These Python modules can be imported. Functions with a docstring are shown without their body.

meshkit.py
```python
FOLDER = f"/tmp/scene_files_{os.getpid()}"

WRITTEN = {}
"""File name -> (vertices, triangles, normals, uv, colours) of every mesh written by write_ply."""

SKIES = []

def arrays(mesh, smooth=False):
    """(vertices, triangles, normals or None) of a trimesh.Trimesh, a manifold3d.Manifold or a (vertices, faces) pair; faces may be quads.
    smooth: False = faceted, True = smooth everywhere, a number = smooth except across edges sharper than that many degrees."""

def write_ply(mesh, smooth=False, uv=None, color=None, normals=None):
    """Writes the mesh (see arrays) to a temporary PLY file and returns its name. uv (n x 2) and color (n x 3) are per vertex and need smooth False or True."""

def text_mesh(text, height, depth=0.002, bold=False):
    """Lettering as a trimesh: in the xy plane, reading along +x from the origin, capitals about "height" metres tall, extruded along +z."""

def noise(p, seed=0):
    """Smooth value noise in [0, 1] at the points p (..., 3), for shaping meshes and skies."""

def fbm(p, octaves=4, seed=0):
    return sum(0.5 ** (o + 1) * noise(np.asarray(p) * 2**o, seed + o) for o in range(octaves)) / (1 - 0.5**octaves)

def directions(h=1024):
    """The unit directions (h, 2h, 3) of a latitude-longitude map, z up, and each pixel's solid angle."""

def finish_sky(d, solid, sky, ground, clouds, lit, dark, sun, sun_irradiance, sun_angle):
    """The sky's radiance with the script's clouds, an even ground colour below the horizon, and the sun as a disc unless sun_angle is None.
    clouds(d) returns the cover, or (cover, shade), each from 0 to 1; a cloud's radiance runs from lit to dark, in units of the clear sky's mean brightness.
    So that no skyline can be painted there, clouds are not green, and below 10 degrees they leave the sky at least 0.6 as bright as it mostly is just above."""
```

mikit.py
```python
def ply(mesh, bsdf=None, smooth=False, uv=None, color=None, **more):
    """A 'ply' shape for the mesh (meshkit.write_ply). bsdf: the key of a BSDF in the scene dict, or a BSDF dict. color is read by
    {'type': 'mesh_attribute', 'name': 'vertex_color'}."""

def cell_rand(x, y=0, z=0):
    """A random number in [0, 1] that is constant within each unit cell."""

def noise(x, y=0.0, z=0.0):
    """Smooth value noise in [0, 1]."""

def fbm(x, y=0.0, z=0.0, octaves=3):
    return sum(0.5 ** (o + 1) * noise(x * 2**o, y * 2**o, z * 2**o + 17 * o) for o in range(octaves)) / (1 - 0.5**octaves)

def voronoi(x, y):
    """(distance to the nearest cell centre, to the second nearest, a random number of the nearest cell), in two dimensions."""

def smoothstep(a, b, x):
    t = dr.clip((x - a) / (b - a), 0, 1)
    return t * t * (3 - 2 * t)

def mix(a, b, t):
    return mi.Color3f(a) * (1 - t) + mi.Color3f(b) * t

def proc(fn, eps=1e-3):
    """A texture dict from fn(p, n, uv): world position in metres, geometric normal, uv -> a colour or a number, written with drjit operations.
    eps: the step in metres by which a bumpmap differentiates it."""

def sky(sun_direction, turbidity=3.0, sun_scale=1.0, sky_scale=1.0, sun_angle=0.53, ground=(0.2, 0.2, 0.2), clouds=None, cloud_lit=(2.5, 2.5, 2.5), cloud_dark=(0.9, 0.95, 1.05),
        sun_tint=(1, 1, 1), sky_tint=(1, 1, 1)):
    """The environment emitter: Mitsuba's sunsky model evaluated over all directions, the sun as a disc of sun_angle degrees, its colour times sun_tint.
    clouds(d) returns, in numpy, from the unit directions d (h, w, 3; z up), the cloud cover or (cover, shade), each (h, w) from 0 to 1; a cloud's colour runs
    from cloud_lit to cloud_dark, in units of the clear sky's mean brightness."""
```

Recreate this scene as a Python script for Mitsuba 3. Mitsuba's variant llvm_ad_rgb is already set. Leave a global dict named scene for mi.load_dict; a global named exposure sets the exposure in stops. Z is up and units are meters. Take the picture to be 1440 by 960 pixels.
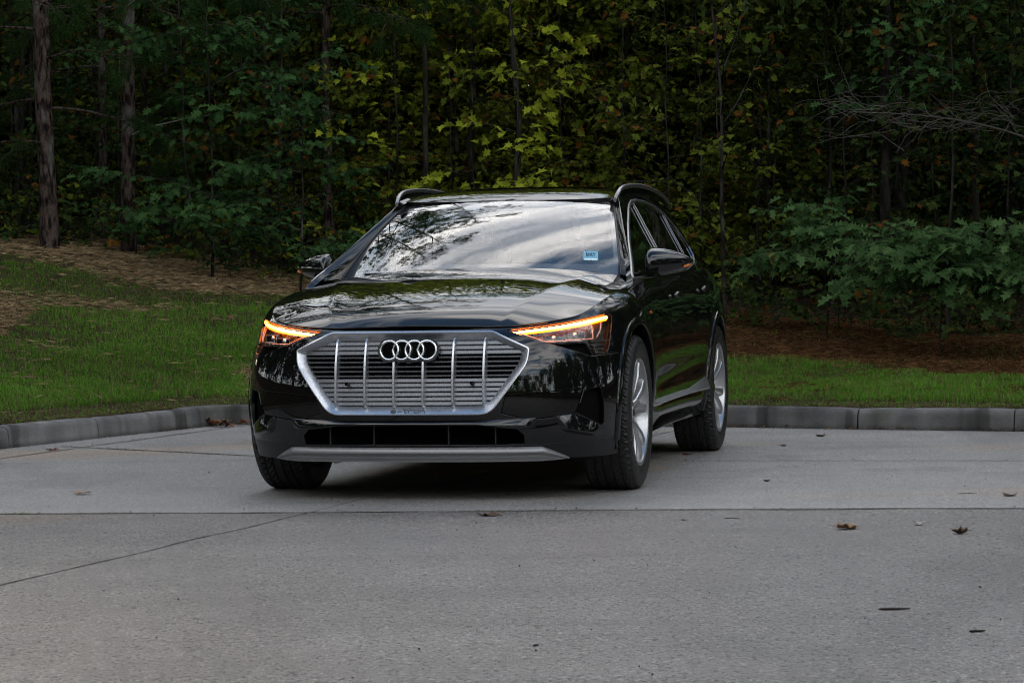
import math, random
import numpy as np, trimesh, shapely, mitsuba as mi, mikit, meshkit
from shapely.geometry import Polygon, LineString, Point, MultiPolygon, box as sbox
from shapely.ops import unary_union
from scipy.interpolate import BSpline, PchipInterpolator, CubicSpline
T = mi.ScalarTransform4f
scene, labels = {}, {}
# ---------------------------------------------------------------- camera, sky, exposure
exposure = 3.6
AMBER, AMBER_BLOOM = (1.9, .44, .08), (.62, .085, .0030)  # lit strip core, and the glow of the added bloom shell round it
CAM_Z, ROLL, PITCH = 1.005, 0.0148, math.atan(76.74 / 3639.64)
_fw = np.array([0, math.cos(PITCH), -math.sin(PITCH)]); _up0 = np.array([0, math.sin(PITCH), math.cos(PITCH)])
_up = _up0 * math.cos(ROLL) + np.array([1.0, 0, 0]) * math.sin(ROLL)
scene['camera'] = {'type': 'perspective', 'fov': math.degrees(2 * math.atan(720 / 3639.64)), 'fov_axis': 'x', 'near_clip': 0.1, 'far_clip': 900.0,
    'to_world': T().look_at(origin=[0, 0, CAM_Z], target=[0, float(_fw[1]), CAM_Z + float(_fw[2])], up=_up.tolist())}
def clouds(d):
    # broken, streaky cloud sheet on a flat layer overhead, so that it draws together towards the horizon
    z = np.maximum(d[..., 2], 0.10)
    q = np.stack([d[..., 0] / z, d[..., 1] / z, 0 * z], -1)
    a, b = 0.82, 0.57
    r = np.stack([(q[..., 0] * a + q[..., 1] * b) * 2.2, (q[..., 1] * a - q[..., 0] * b) * 4.6, 0 * z], -1)
    w = meshkit.fbm(r * 0.8 + 3, 3, 5)[..., None] - 0.5
    n = meshkit.fbm(r * 0.8 + 1.8 * w + 11.3, 5, 2)
    zen = np.clip((d[..., 2] - 0.79) / 0.14, 0, 1)                  # the sheet breaks up overhead
    cover = np.clip((n - 0.36 - 0.34 * zen) / 0.17, 0, 1)
    shade = np.clip((meshkit.fbm(r * 1.1 + 7.7 + 1.5 * w, 4, 9) - 0.40) / 0.26, 0, 1)
    return cover, shade
scene['sky'] = mikit.sky([-0.35, 0.86, 0.30], turbidity=3, sun_scale=0.1, sky_scale=1.0, sun_angle=10, ground=(0.1, 0.1, 0.09), clouds=clouds,
                         cloud_lit=(3.9, 3.8, 3.7), cloud_dark=(1.5, 1.62, 1.82))
# ---------------------------------------------------------------- materials
def rgb(*c): return {'type': 'rgb', 'value': list(c) if len(c) == 3 else [c[0]] * 3}
from mikit import noise, fbm, voronoi, cell_rand, smoothstep, mix, proc
import drjit as dr
def mat(name, d): scene[name] = d
mat('paint_black', {'type': 'twosided', 'bsdf': {'type': 'plastic', 'diffuse_reflectance': rgb(.0035, .0035, .004), 'int_ior': 1.6}})
mat('gloss_trim', {'type': 'twosided', 'bsdf': {'type': 'plastic', 'diffuse_reflectance': rgb(.004), 'int_ior': 1.5}})
mat('dark_alu', {'type': 'twosided', 'bsdf': {'type': 'principled', 'base_color': rgb(.30, .30, .31), 'metallic': .95, 'roughness': .28}})
mat('satin_plastic', {'type': 'twosided', 'bsdf': {'type': 'roughplastic', 'diffuse_reflectance': rgb(.012), 'int_ior': 1.45, 'alpha': .25}})
mat('dark_void', {'type': 'twosided', 'bsdf': {'type': 'diffuse', 'reflectance': rgb(.006)}})
mat('satin_alu', {'type': 'twosided', 'bsdf': {'type': 'principled', 'base_color': rgb(.60, .61, .63), 'metallic': .92, 'roughness': .30}})
mat('grey_alu', {'type': 'twosided', 'bsdf': {'type': 'principled', 'base_color': rgb(.175, .18, .19), 'metallic': .8, 'roughness': .38}})
mat('lip_silver', {'type': 'twosided', 'bsdf': {'type': 'principled', 'base_color': rgb(.26, .26, .265), 'metallic': .55, 'roughness': .38}})
mat('chrome', {'type': 'twosided', 'bsdf': {'type': 'roughconductor', 'material': 'none', 'specular_reflectance': rgb(.86, .87, .88), 'alpha': .05}})
mat('wheel_silver', {'type': 'twosided', 'bsdf': {'type': 'principled', 'base_color': rgb(.46, .46, .47), 'metallic': .9, 'roughness': .3, 'clearcoat': .6, 'clearcoat_gloss': .9}})
mat('rubber', {'type': 'twosided', 'bsdf': {'type': 'roughplastic', 'diffuse_reflectance': proc(lambda p, n, uv: mi.Color3f(.012) + mi.Color3f(.012, .011, .010) * fbm(p.x * 30, p.y * 30, p.z * 30)), 'int_ior': 1.4, 'alpha': .35}})
mat('brake_steel', {'type': 'twosided', 'bsdf': {'type': 'principled', 'base_color': rgb(.16, .15, .145), 'metallic': 1.0, 'roughness': .45}})
mat('windscreen_glass', {'type': 'thindielectric', 'int_ior': 1.60})
mat('lens_glass', {'type': 'thindielectric', 'int_ior': 1.45})
mat('tinted_glass', {'type': 'thindielectric', 'int_ior': 1.5, 'specular_transmittance': rgb(.18)})
mat('frit_black', {'type': 'twosided', 'bsdf': {'type': 'roughplastic', 'diffuse_reflectance': rgb(.03), 'alpha': .3}})
mat('cabin_dark', {'type': 'twosided', 'bsdf': {'type': 'diffuse', 'reflectance': rgb(.012)}})
mat('seat_dark', {'type': 'twosided', 'bsdf': {'type': 'roughplastic', 'diffuse_reflectance': rgb(.025), 'alpha': .4}})
mat('amber_plastic', {'type': 'twosided', 'bsdf': {'type': 'roughplastic', 'diffuse_reflectance': rgb(.45, .12, .012), 'alpha': .12}})
mat('mirror_silver', {'type': 'conductor', 'material': 'none', 'specular_reflectance': rgb(.85)})
mat('sticker_blue', {'type': 'twosided', 'bsdf': {'type': 'diffuse', 'reflectance': rgb(.20, .42, .54)}})
mat('sticker_white', {'type': 'twosided', 'bsdf': {'type': 'diffuse', 'reflectance': rgb(.75, .8, .82)}})
mat('sticker_ink', {'type': 'twosided', 'bsdf': {'type': 'diffuse', 'reflectance': rgb(.03, .06, .12)}})
mat('lettering_grey', {'type': 'twosided', 'bsdf': {'type': 'principled', 'base_color': rgb(.09, .095, .11), 'metallic': .3, 'roughness': .4}})
mat('tail_red', {'type': 'twosided', 'bsdf': {'type': 'plastic', 'diffuse_reflectance': rgb(.25, .006, .006)}})
# ---------------------------------------------------------------- geometry helpers
def put(key, mesh, bsdf, smooth=False, color=None, to_world=None, normals=None):
    if normals is not None:
        path = meshkit.write_ply(mesh, normals=normals, color=color)
        d = {'type': 'ply', 'filename': path, 'face_normals': False}
        if bsdf is not None: d['bsdf'] = {'type': 'ref', 'id': bsdf}
    else:
        d = mikit.ply(mesh, bsdf, smooth=smooth, color=color)
    if to_world is not None: d['to_world'] = to_world
    scene[key] = d
    return d
_used = {}
def num(name):
    n = _used.get(name, 0); _used[name] = n + 1
    return name if n == 0 else f'{name}_{n:03d}'
def tag(key, label=None, category=None, group=None, kind=None):
    labels[key] = {k: v for k, v in dict(label=label, category=category, group=group, kind=kind).items() if v}
def grid_faces(nu, nv, flip=False):
    i, j = np.meshgrid(np.arange(nu - 1), np.arange(nv - 1), indexing='ij')
    a = (i * nv + j).ravel(); b = a + nv; c = b + 1; d = a + 1
    f = np.vstack([np.c_[a, b, c], np.c_[a, c, d]])
    return f[:, ::-1] if flip else f
def vnormals(V, F):
    n = np.zeros_like(V); c = np.cross(V[F[:, 1]] - V[F[:, 0]], V[F[:, 2]] - V[F[:, 0]])
    for k in range(3): np.add.at(n, F[:, k], c)
    return n / np.maximum(np.linalg.norm(n, axis=1, keepdims=True), 1e-12)
def bs_eval(C, t, k=3):
    n = len(C); k = min(k, n - 1)
    kn = np.r_[[0] * k, np.linspace(0, 1, n - k + 1), [1] * k]
    return BSpline(kn, C, k)(np.clip(t, 0, 1))
def clean(poly):
    return poly if poly.is_valid else poly.buffer(0)
def tri_poly(g):
    v, f = trimesh.creation.triangulate_polygon(g, engine='earcut')
    return v, f
def cut(V, F, Q, poly, N):
    """The part of the surface (V, F; normals N) whose 2-D embedding Q lies in poly: exact along its outline."""
    poly = clean(poly); x0, y0, x1, y1 = poly.bounds
    t = Q[F]
    keep = (t[..., 0].max(1) >= x0) & (t[..., 0].min(1) <= x1) & (t[..., 1].max(1) >= y0) & (t[..., 1].min(1) <= y1)
    F = F[keep]; t = t[keep]
    P = shapely.polygons(t); shapely.prepare(poly)
    inside = shapely.contains_properly(poly, P)
    cross = ~inside & shapely.intersects(poly, P)
    oV, oQ, oN, oF = [V], [Q], [N], [F[inside]]
    base = len(V)
    for k in np.nonzero(cross)[0]:
        g = shapely.intersection(P[k], poly)
        a, b, c = t[k]; m = np.array([b - a, c - a]).T
        det = m[0, 0] * m[1, 1] - m[0, 1] * m[1, 0]
        if abs(det) < 1e-14: continue
        for h in getattr(g, 'geoms', [g]):
            if h.geom_type != 'Polygon' or h.area < 1e-10: continue
            q, f = tri_poly(h)
            w = np.linalg.solve(m, (q - a).T).T
            bc = np.c_[1 - w.sum(1), w]
            oV.append(bc @ V[F[k]]); n = bc @ N[F[k]]; oN.append(n); oQ.append(q)
            f = np.asarray(f)
            e = np.cross(q[f[:, 1]] - q[f[:, 0]], q[f[:, 2]] - q[f[:, 0]])
            if det < 0: e = -e
            f = np.where((e < 0)[:, None], f[:, ::-1], f)
            oF.append(f + base); base += len(q)
    V, Q, N, F = np.vstack(oV), np.vstack(oQ), np.vstack(oN), np.vstack(oF)
    used, inv = np.unique(F, return_inverse=True); F = inv.reshape(-1, 3); V, Q, N = V[used], Q[used], N[used]
    _, first, inv = np.unique(np.round(Q / 2e-6).astype(np.int64), axis=0, return_index=True, return_inverse=True)
    V, Q, N, F = V[first], Q[first], N[first], inv.ravel()[F]
    F = F[(F[:, 0] != F[:, 1]) & (F[:, 1] != F[:, 2]) & (F[:, 0] != F[:, 2])]
    N = N / np.maximum(np.linalg.norm(N, axis=1, keepdims=True), 1e-9)
    return V, F, N
def rim(V, F, N, depth=0.014, r=0.0022):
    """Adds a rounded, folded edge to an open panel."""
    e = np.sort(np.vstack([F[:, [0, 1]], F[:, [1, 2]], F[:, [2, 0]]]), 1)
    d = np.vstack([F[:, [0, 1]], F[:, [1, 2]], F[:, [2, 0]]])
    _, inv, cnt = np.unique(e, axis=0, return_inverse=True, return_counts=True)
    b = d[cnt[inv.ravel()] == 1]
    tv = np.zeros_like(V)
    for x, y in ((0, 1),):
        ed = V[b[:, 1]] - V[b[:, 0]]
        ed /= np.maximum(np.linalg.norm(ed, axis=1, keepdims=True), 1e-9)
        o = np.cross(ed, N[b[:, 0]])
        np.add.at(tv, b[:, 0], o); np.add.at(tv, b[:, 1], o)
    bi = np.unique(b); tv = tv[bi]; tv /= np.maximum(np.linalg.norm(tv, axis=1, keepdims=True), 1e-9)
    idx = -np.ones(len(V), int); idx[bi] = np.arange(len(bi))
    n0 = N[bi]; m = (n0 + tv); m /= np.linalg.norm(m, axis=1, keepdims=True)
    r0 = V[bi]; r1 = r0 + tv * r * .7 - n0 * r * .3; r2 = r0 + tv * r - n0 * r; r3 = r2 - n0 * depth
    base = len(V); nb = len(bi)
    Vs = np.vstack([V, r0, r1, r2, r3]); Ns = np.vstack([N, n0, m, tv, tv])
    fs = [F]
    for k in range(3):
        a, c = idx[b[:, 0]] + base + k * nb, idx[b[:, 1]] + base + k * nb
        fs += [np.c_[a, c + nb, c], np.c_[a, a + nb, c + nb]]
    return Vs, np.vstack(fs), Ns
def mirror(m):
    V, F, N = m
    s = np.array([-1, 1, 1.0])
    return V * s, F[:, ::-1].copy(), N * s
def join(*ms):
    o, vs, fs, ns = 0, [], [], []
    for V, F, N in ms:
        vs.append(V); fs.append(F + o); ns.append(N); o += len(V)
    return np.vstack(vs), np.vstack(fs), np.vstack(ns)
def from_tm(m, smooth=None):
    v, f, n = meshkit.arrays(m, True if smooth is None else smooth)
    return v, f, n if n is not None else vnormals(v, f)
def loft(rings, closed=True, cap0=False, cap1=False, flip=False):
    """rings: list of (n, 3) loops; a trimesh of quads between them."""
    R = np.array(rings); m, n = R.shape[:2]
    V = R.reshape(-1, 3); fs = []
    jj = np.arange(n if closed else n - 1)
    for i in range(m - 1):
        a = i * n + jj; b = i * n + (jj + 1) % n
        fs += [np.c_[a, b, b + n], np.c_[a, b + n, a + n]]
    V = list(V)
    for c, i in ((cap0, 0), (cap1, m - 1)):
        if c:
            k = len(V); V.append(R[i].mean(0)); a = i * n + jj; b = i * n + (jj + 1) % n
            fs.append(np.c_[b, a, np.full(len(jj), k)] if i == 0 else np.c_[a, b, np.full(len(jj), k)])
    F = np.vstack(fs)
    return trimesh.Trimesh(np.array(V), F[:, ::-1] if flip else F, process=False)
def tube(path, rad, n=8, cap=True):
    p = np.asarray(path, float); t = np.gradient(p, axis=0); t /= np.linalg.norm(t, axis=1, keepdims=True) + 1e-12
    ref = np.array([0, 0, 1.0]) if abs(t[0, 2]) < .9 else np.array([1.0, 0, 0])
    a = np.cross(t, ref); a /= np.linalg.norm(a, axis=1, keepdims=True) + 1e-12; b = np.cross(a, t)
    ang = np.arange(n) * 2 * np.pi / n
    r = np.broadcast_to(rad, (len(p),))[:, None, None]
    R = p[:, None] + r * (np.cos(ang)[None, :, None] * a[:, None] + np.sin(ang)[None, :, None] * b[:, None])
    return loft(list(R), cap0=cap, cap1=cap, flip=True)
def bar_box(sx, sy, sz, c=(0, 0, 0), bev=0.0):
    if bev <= 0:
        m = trimesh.creation.box((sx, sy, sz))
    else:
        h = np.array([sx, sy, sz]) / 2
        pts = [np.array(s) * (h - np.array([bev * (k != 0), bev * (k != 1), bev * (k != 2)])) for s in np.ndindex(2, 2, 2) for k in range(0)]
        pts = []
        for s in np.ndindex(2, 2, 2):
            s = np.array(s) * 2 - 1
            for k in range(3):
                q = h - bev; q[k] = h[k]; pts.append(s * q)
        m = trimesh.convex.convex_hull(np.array(pts))
    m.apply_translation(c)
    return m
cat_ = trimesh.util.concatenate
# ---------------------------------------------------------------- the setting: terrain, concrete, kerb
rng = np.random.default_rng(7)
KERB = np.array([(16, 8.6), (9, 13.6), (5.2, 16.0), (3.37, 17.06), (2.34, 17.60), (1.49, 18.12), (-.3, 18.80), (-1.75, 19.36), (-2.02, 19.42), (-2.20, 19.36), (-2.30, 19.16), (-2.42, 18.86), (-2.83, 17.97), (-3.30, 16.86), (-4.45, 13.5), (-6.1, 8.6), (-8.3, 2), (-11, -6)])
PAVE = Polygon(list(KERB) + [(-11, -30), (16, -30)])
E_ = PchipInterpolator([-30, -12, -5.3, -3.9, -2.4, 0, 2.2, 3.7, 5, 10, 30], [2.0, 1.78, 1.50, 1.36, 1.10, .85, .66, .47, .40, .42, .5])
def terrain(x, y):
    x, y = np.asarray(x, float), np.asarray(y, float)
    d = shapely.distance(PAVE, shapely.points(x, y)); d = np.where(shapely.contains_xy(PAVE, x, y), 0, d)
    d2 = np.maximum(d - .12, 0); t = np.clip(d2 / 7.2, 0, 1)
    h = .148 + (E_(np.clip(x, -30, 30)) - .148) * (t ** 1.12) + .045 * np.maximum(d - 7.2, 0)
    n = meshkit.fbm(np.stack([x * .9, y * .9, 0 * x], -1), 3, 3) - .5
    h = h + n * .14 * np.clip(d2 / 2.0, 0, 1) + (meshkit.noise(np.stack([x * 5, y * 5, 0 * x], -1), 8) - .5) * .03 * np.clip(d2, 0, 1)
    return np.where(d <= 0.10, -.12, h)
def straw(x, y):
    """0 where grass grows, 1 where pine straw lies."""
    d = shapely.distance(PAVE, shapely.points(x, y))
    q = np.stack([x * .8 + 9.3, y * .5, 0 * x], -1)
    p = meshkit.fbm(q * 1.25, 3, 21); p = np.clip((p - .555) / .07, 0, 1) * np.clip((d - 1.0) / .6, 0, 1) * np.clip((5.2 - d) / .8, 0, 1)
    left = np.clip((d - (6.05 + .25 * np.sin(x * 2.3) - .30 * (np.clip(x, -5, 0) + 3.5))) / .5, 0, 1) * (x < 1)
    right = np.clip((d - (2.75 + .42 * np.clip(3.6 - x, 0, 3) + .25 * np.sin(x * 3.1))) / .5, 0, 1) * (x >= 1)
    return np.clip(np.maximum(np.maximum(p * .9, left), right), 0, 1)
mat('soil', {'type': 'twosided', 'bsdf': {'type': 'diffuse', 'reflectance': proc(lambda p, n, uv: mix((.026, .019, .012), (.062, .044, .028), fbm(p.x * 3, p.y * 3, 0, 4)) * (.7 + .6 * noise(p.x * 37, p.y * 37)))}})
# terrain sheet: fine near the place, coarse out to the horizon
def axis(a, b, fine, far):
    s = [0.0]; st = fine
    return np.unique(np.round(np.concatenate([np.arange(a, b, fine), b + np.cumsum(np.geomspace(.5, 60, 26)), a - np.cumsum(np.geomspace(.5, 60, 26))]), 4))
gx, gy_ = axis(-7, 7, .14, 300), axis(14, 30, .14, 300)
X, Y = np.meshgrid(gx, gy_, indexing='ij'); Z = terrain(X.ravel(), Y.ravel())
put('ground', (np.c_[X.ravel(), Y.ravel(), Z], grid_faces(len(gx), len(gy_))), 'soil', smooth=True); tag('ground', 'grassy bank and forest floor of dark soil', kind='structure')
# concrete slabs
def conc(a, b, warm, grain):
    def f(p, n, uv):
        big = fbm(p.x * .55 + 3, p.y * .35, 0, 4); med = fbm(p.x * 3.1, p.y * 1.9, 0, 3); st = fbm(p.x * .9, p.y * 6.0, 4, 3)
        g = noise(p.x * 210, p.y * 210); g2 = noise(p.x * 95 + 7, p.y * 95); pit = smoothstep(.66, .88, noise(p.x * 105, p.y * 62, 9)); lit = smoothstep(.68, .90, noise(p.x * 125, p.y * 70, 3))
        c = mix(a, b, .20 + .6 * big) * (.80 + .26 * med + .14 * st)
        c = c * (1 + grain * (.70 * (g - .5) + .55 * (g2 - .5)) - grain * .55 * pit + grain * .75 * lit)
        rust = smoothstep(.58, .74, fbm(p.x * .35 + 20, p.y * .9 + 5, 0, 3)) * warm
        c = c * mix((1, 1, 1), (1.20, .97, .78), rust)
        stain = smoothstep(.60, .70, fbm(p.x * 1.3 + 40, p.y * .8, 0, 4))
        streak = smoothstep(.56, .72, fbm(p.x * .5 + 9, p.y * 2.6 + 3, 7, 4))
        return c * (1 - .15 * stain - .12 * streak)
    return {'type': 'twosided', 'bsdf': {'type': 'bumpmap', 'arbitrary': {'type': 'proc', **{k: v for k, v in proc(lambda p, n, uv: noise(p.x * 160, p.y * 160) * .6 + noise(p.x * 70, p.y * 70) * .8, eps=.002).items() if k != 'type'}}, 'scale': .0016 * grain,
            'bsdf': {'type': 'roughplastic', 'diffuse_reflectance': proc(f), 'int_ior': 1.35, 'alpha': .42, 'nonlinear': False}}}
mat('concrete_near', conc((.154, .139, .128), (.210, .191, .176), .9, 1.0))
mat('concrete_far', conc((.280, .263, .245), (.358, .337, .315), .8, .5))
mat('joint_dirt', {'type': 'diffuse', 'reflectance': rgb(.028, .024, .018)})
put('pavement', trimesh.Trimesh(*(lambda v, f: (np.c_[v, np.full(len(v), -.003)], f))(*tri_poly(PAVE)), process=False), 'joint_dirt'); tag('pavement', 'car park of large concrete slabs with dark joints', kind='structure')
wob = lambda pts, amp, seed: [(x + amp * (meshkit.noise(np.array([[x * 2.1, y * 2.1, seed]]))[0] - .5), y + amp * (meshkit.noise(np.array([[x * 2.3, y * 2.3, seed + 9]]))[0] - .5)) for x, y in LineString(pts).segmentize(.09).coords]
JA = wob([(-12, 12.5), (-2.35, 11.84), (-.94, 11.67), (.12, 11.60), (2.23, 11.35), (17, 9.8)], .035, 1)
JB = wob([(-3.0, 17.0), (-2.62, 16.68), (-1.61, 15.75), (.8, 14.77), (2.82, 14.32), (17, 10.9)], .02, 2)
JC = wob([(-5.5, -4), (-1.77, 8.9), (-.94, 11.63), (-.58, 12.86), (.2, 15.2), (1.3, 18.3)], .04, 3)
JD = wob([(-12, -9), (-3.14, 15.83), (-1.97, 19.40)], .012, 4)
JN = wob([(-2.0, 7.41), (-1.47, 7.36), (-1.01, 7.32)], .01, 5)
def gap(l, w0, w1):
    a = np.array(l); n = len(a); t = np.gradient(a, axis=0); t /= np.linalg.norm(t, axis=1, keepdims=True); nn = np.c_[-t[:, 1], t[:, 0]]
    w = (np.linspace(w0, w1, n) * (.65 + .7 * meshkit.noise(np.c_[a * 5, np.zeros(n)], 4)))[:, None] / 2
    return Polygon(np.vstack([a + nn * w, (a - nn * w)[::-1]])).buffer(0)
cuts = unary_union([gap(JA, .095, .055), gap(JB, .060, .045), gap(JC, .014, .018), gap(JD, .040, .040)])
area = PAVE.buffer(-.004).intersection(sbox(-14, 2.5, 16.5, 25))
pieces = [g for g in area.difference(cuts).geoms if g.area > .05]
ja = LineString([JA[0], *JA, JA[-1]])
for g in sorted(pieces, key=lambda g: -g.area):
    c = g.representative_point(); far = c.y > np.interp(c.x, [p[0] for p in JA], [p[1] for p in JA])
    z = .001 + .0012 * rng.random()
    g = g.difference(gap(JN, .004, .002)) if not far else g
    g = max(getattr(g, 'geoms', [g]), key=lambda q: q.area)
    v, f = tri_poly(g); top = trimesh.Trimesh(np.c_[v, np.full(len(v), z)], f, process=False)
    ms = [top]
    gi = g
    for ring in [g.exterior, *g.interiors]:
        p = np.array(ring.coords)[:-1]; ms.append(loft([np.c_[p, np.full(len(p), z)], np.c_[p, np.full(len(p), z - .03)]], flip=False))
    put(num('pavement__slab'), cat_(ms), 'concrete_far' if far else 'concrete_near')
back_area = PAVE.intersection(sbox(-14, -30, 16.5, 2.498)); v, f = tri_poly(back_area); put(num('pavement__slab'), trimesh.Trimesh(np.c_[v, np.full(len(v), .001)], f, process=False), 'concrete_near')
# kerb
def kerbcol(p, n, uv):
    big = fbm(p.x * 1.5, p.y * 1.5, p.z * 3, 4); run = fbm(p.x * 13, p.y * 13, p.z * 1.2, 3); drip = smoothstep(.60, .74, fbm(p.x * 7 + 31, p.y * 7, p.z * .6, 3)); g = noise(p.x * 120, p.y * 120, p.z * 120)
    c = mix((.085, .082, .078), (.20, .194, .186), .05 + .95 * smoothstep(.25, .75, big)) * (.55 + .75 * run) * (.85 + .3 * g)
    moss = smoothstep(.55, .75, fbm(p.x * 4 + 9, p.y * 4, p.z * 6, 3))
    c = mix(c, (.075, .078, .055), .45 * moss)
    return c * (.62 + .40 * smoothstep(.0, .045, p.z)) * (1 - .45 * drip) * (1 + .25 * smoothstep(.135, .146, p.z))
mat('kerb_concrete', {'type': 'twosided', 'bsdf': {'type': 'bumpmap', 'arbitrary': proc(lambda p, n, uv: noise(p.x * 90, p.y * 90, p.z * 90) + fbm(p.x * 20, p.y * 20, p.z * 20, 2), eps=.003), 'scale': .003, 'bsdf': {'type': 'diffuse', 'reflectance': proc(kerbcol)}}})
kl = LineString(KERB)
def kd(x, y): return kl.project(Point(x, y))
joints = sorted([kd(2.34, 17.60), kd(3.30, 17.08), kd(-3.29, 16.90), kd(-2.37, 18.95), kd(-2.86, 17.9), kd(-.2, 18.8), kd(1.2, 18.25), kd(5.4, 15.9), kd(-1.9, 19.4), kd(7.5, 14.5), kd(10, 13), kd(-3.85, 15.2), kd(-4.9, 12.1), kd(-5.9, 9.2)])
ends = [0.3] + joints + [kl.length - .3]
prof = [(0.0, -.03), (.004, .0), (.014, .105), (.020, .125), (.032, .139), (.050, .146), (.085, .148), (.135, .147), (.145, .140), (.15, .05)]
for a, b in zip(ends[:-1], ends[1:]):
    w = .004 if not (abs(a - kd(2.34, 17.6)) < .1) else .007
    ds = np.linspace(a + w, b - w, max(6, int((b - a) / .12))); rg = []; tilt_ = rng.normal(0, .003)
    for k, d in enumerate(ds):
        p = np.array(kl.interpolate(d).coords[0]); q = np.array(kl.interpolate(min(d + .08, kl.length)).coords[0]) - np.array(kl.interpolate(max(d - .08, 0)).coords[0]); q /= np.linalg.norm(q); nn = np.array([q[1], -q[0]])
        e = 0 if 0 < k < len(ds) - 1 else .006
        rg.append(np.array([[*(p + nn * (o + e * (o < .05) - e * (o > .1))), z - e * (z > .1) + tilt_ + .003 * math.sin(d * 3)] for o, z in prof]))
    bd = loft(rg, closed=False); cps = [trimesh.Trimesh(np.vstack([r_, r_.mean(0)]), [(i, i + 1, len(r_)) for i in range(len(r_) - 1)], process=False) for r_ in (rg[0], rg[-1])]
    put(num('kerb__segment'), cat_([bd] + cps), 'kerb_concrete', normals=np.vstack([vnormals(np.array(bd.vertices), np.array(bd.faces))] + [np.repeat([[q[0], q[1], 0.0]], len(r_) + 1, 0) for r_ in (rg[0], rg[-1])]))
tag('kerb', 'weathered grey concrete kerb between the slabs and the grass', 'kerb')
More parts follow.
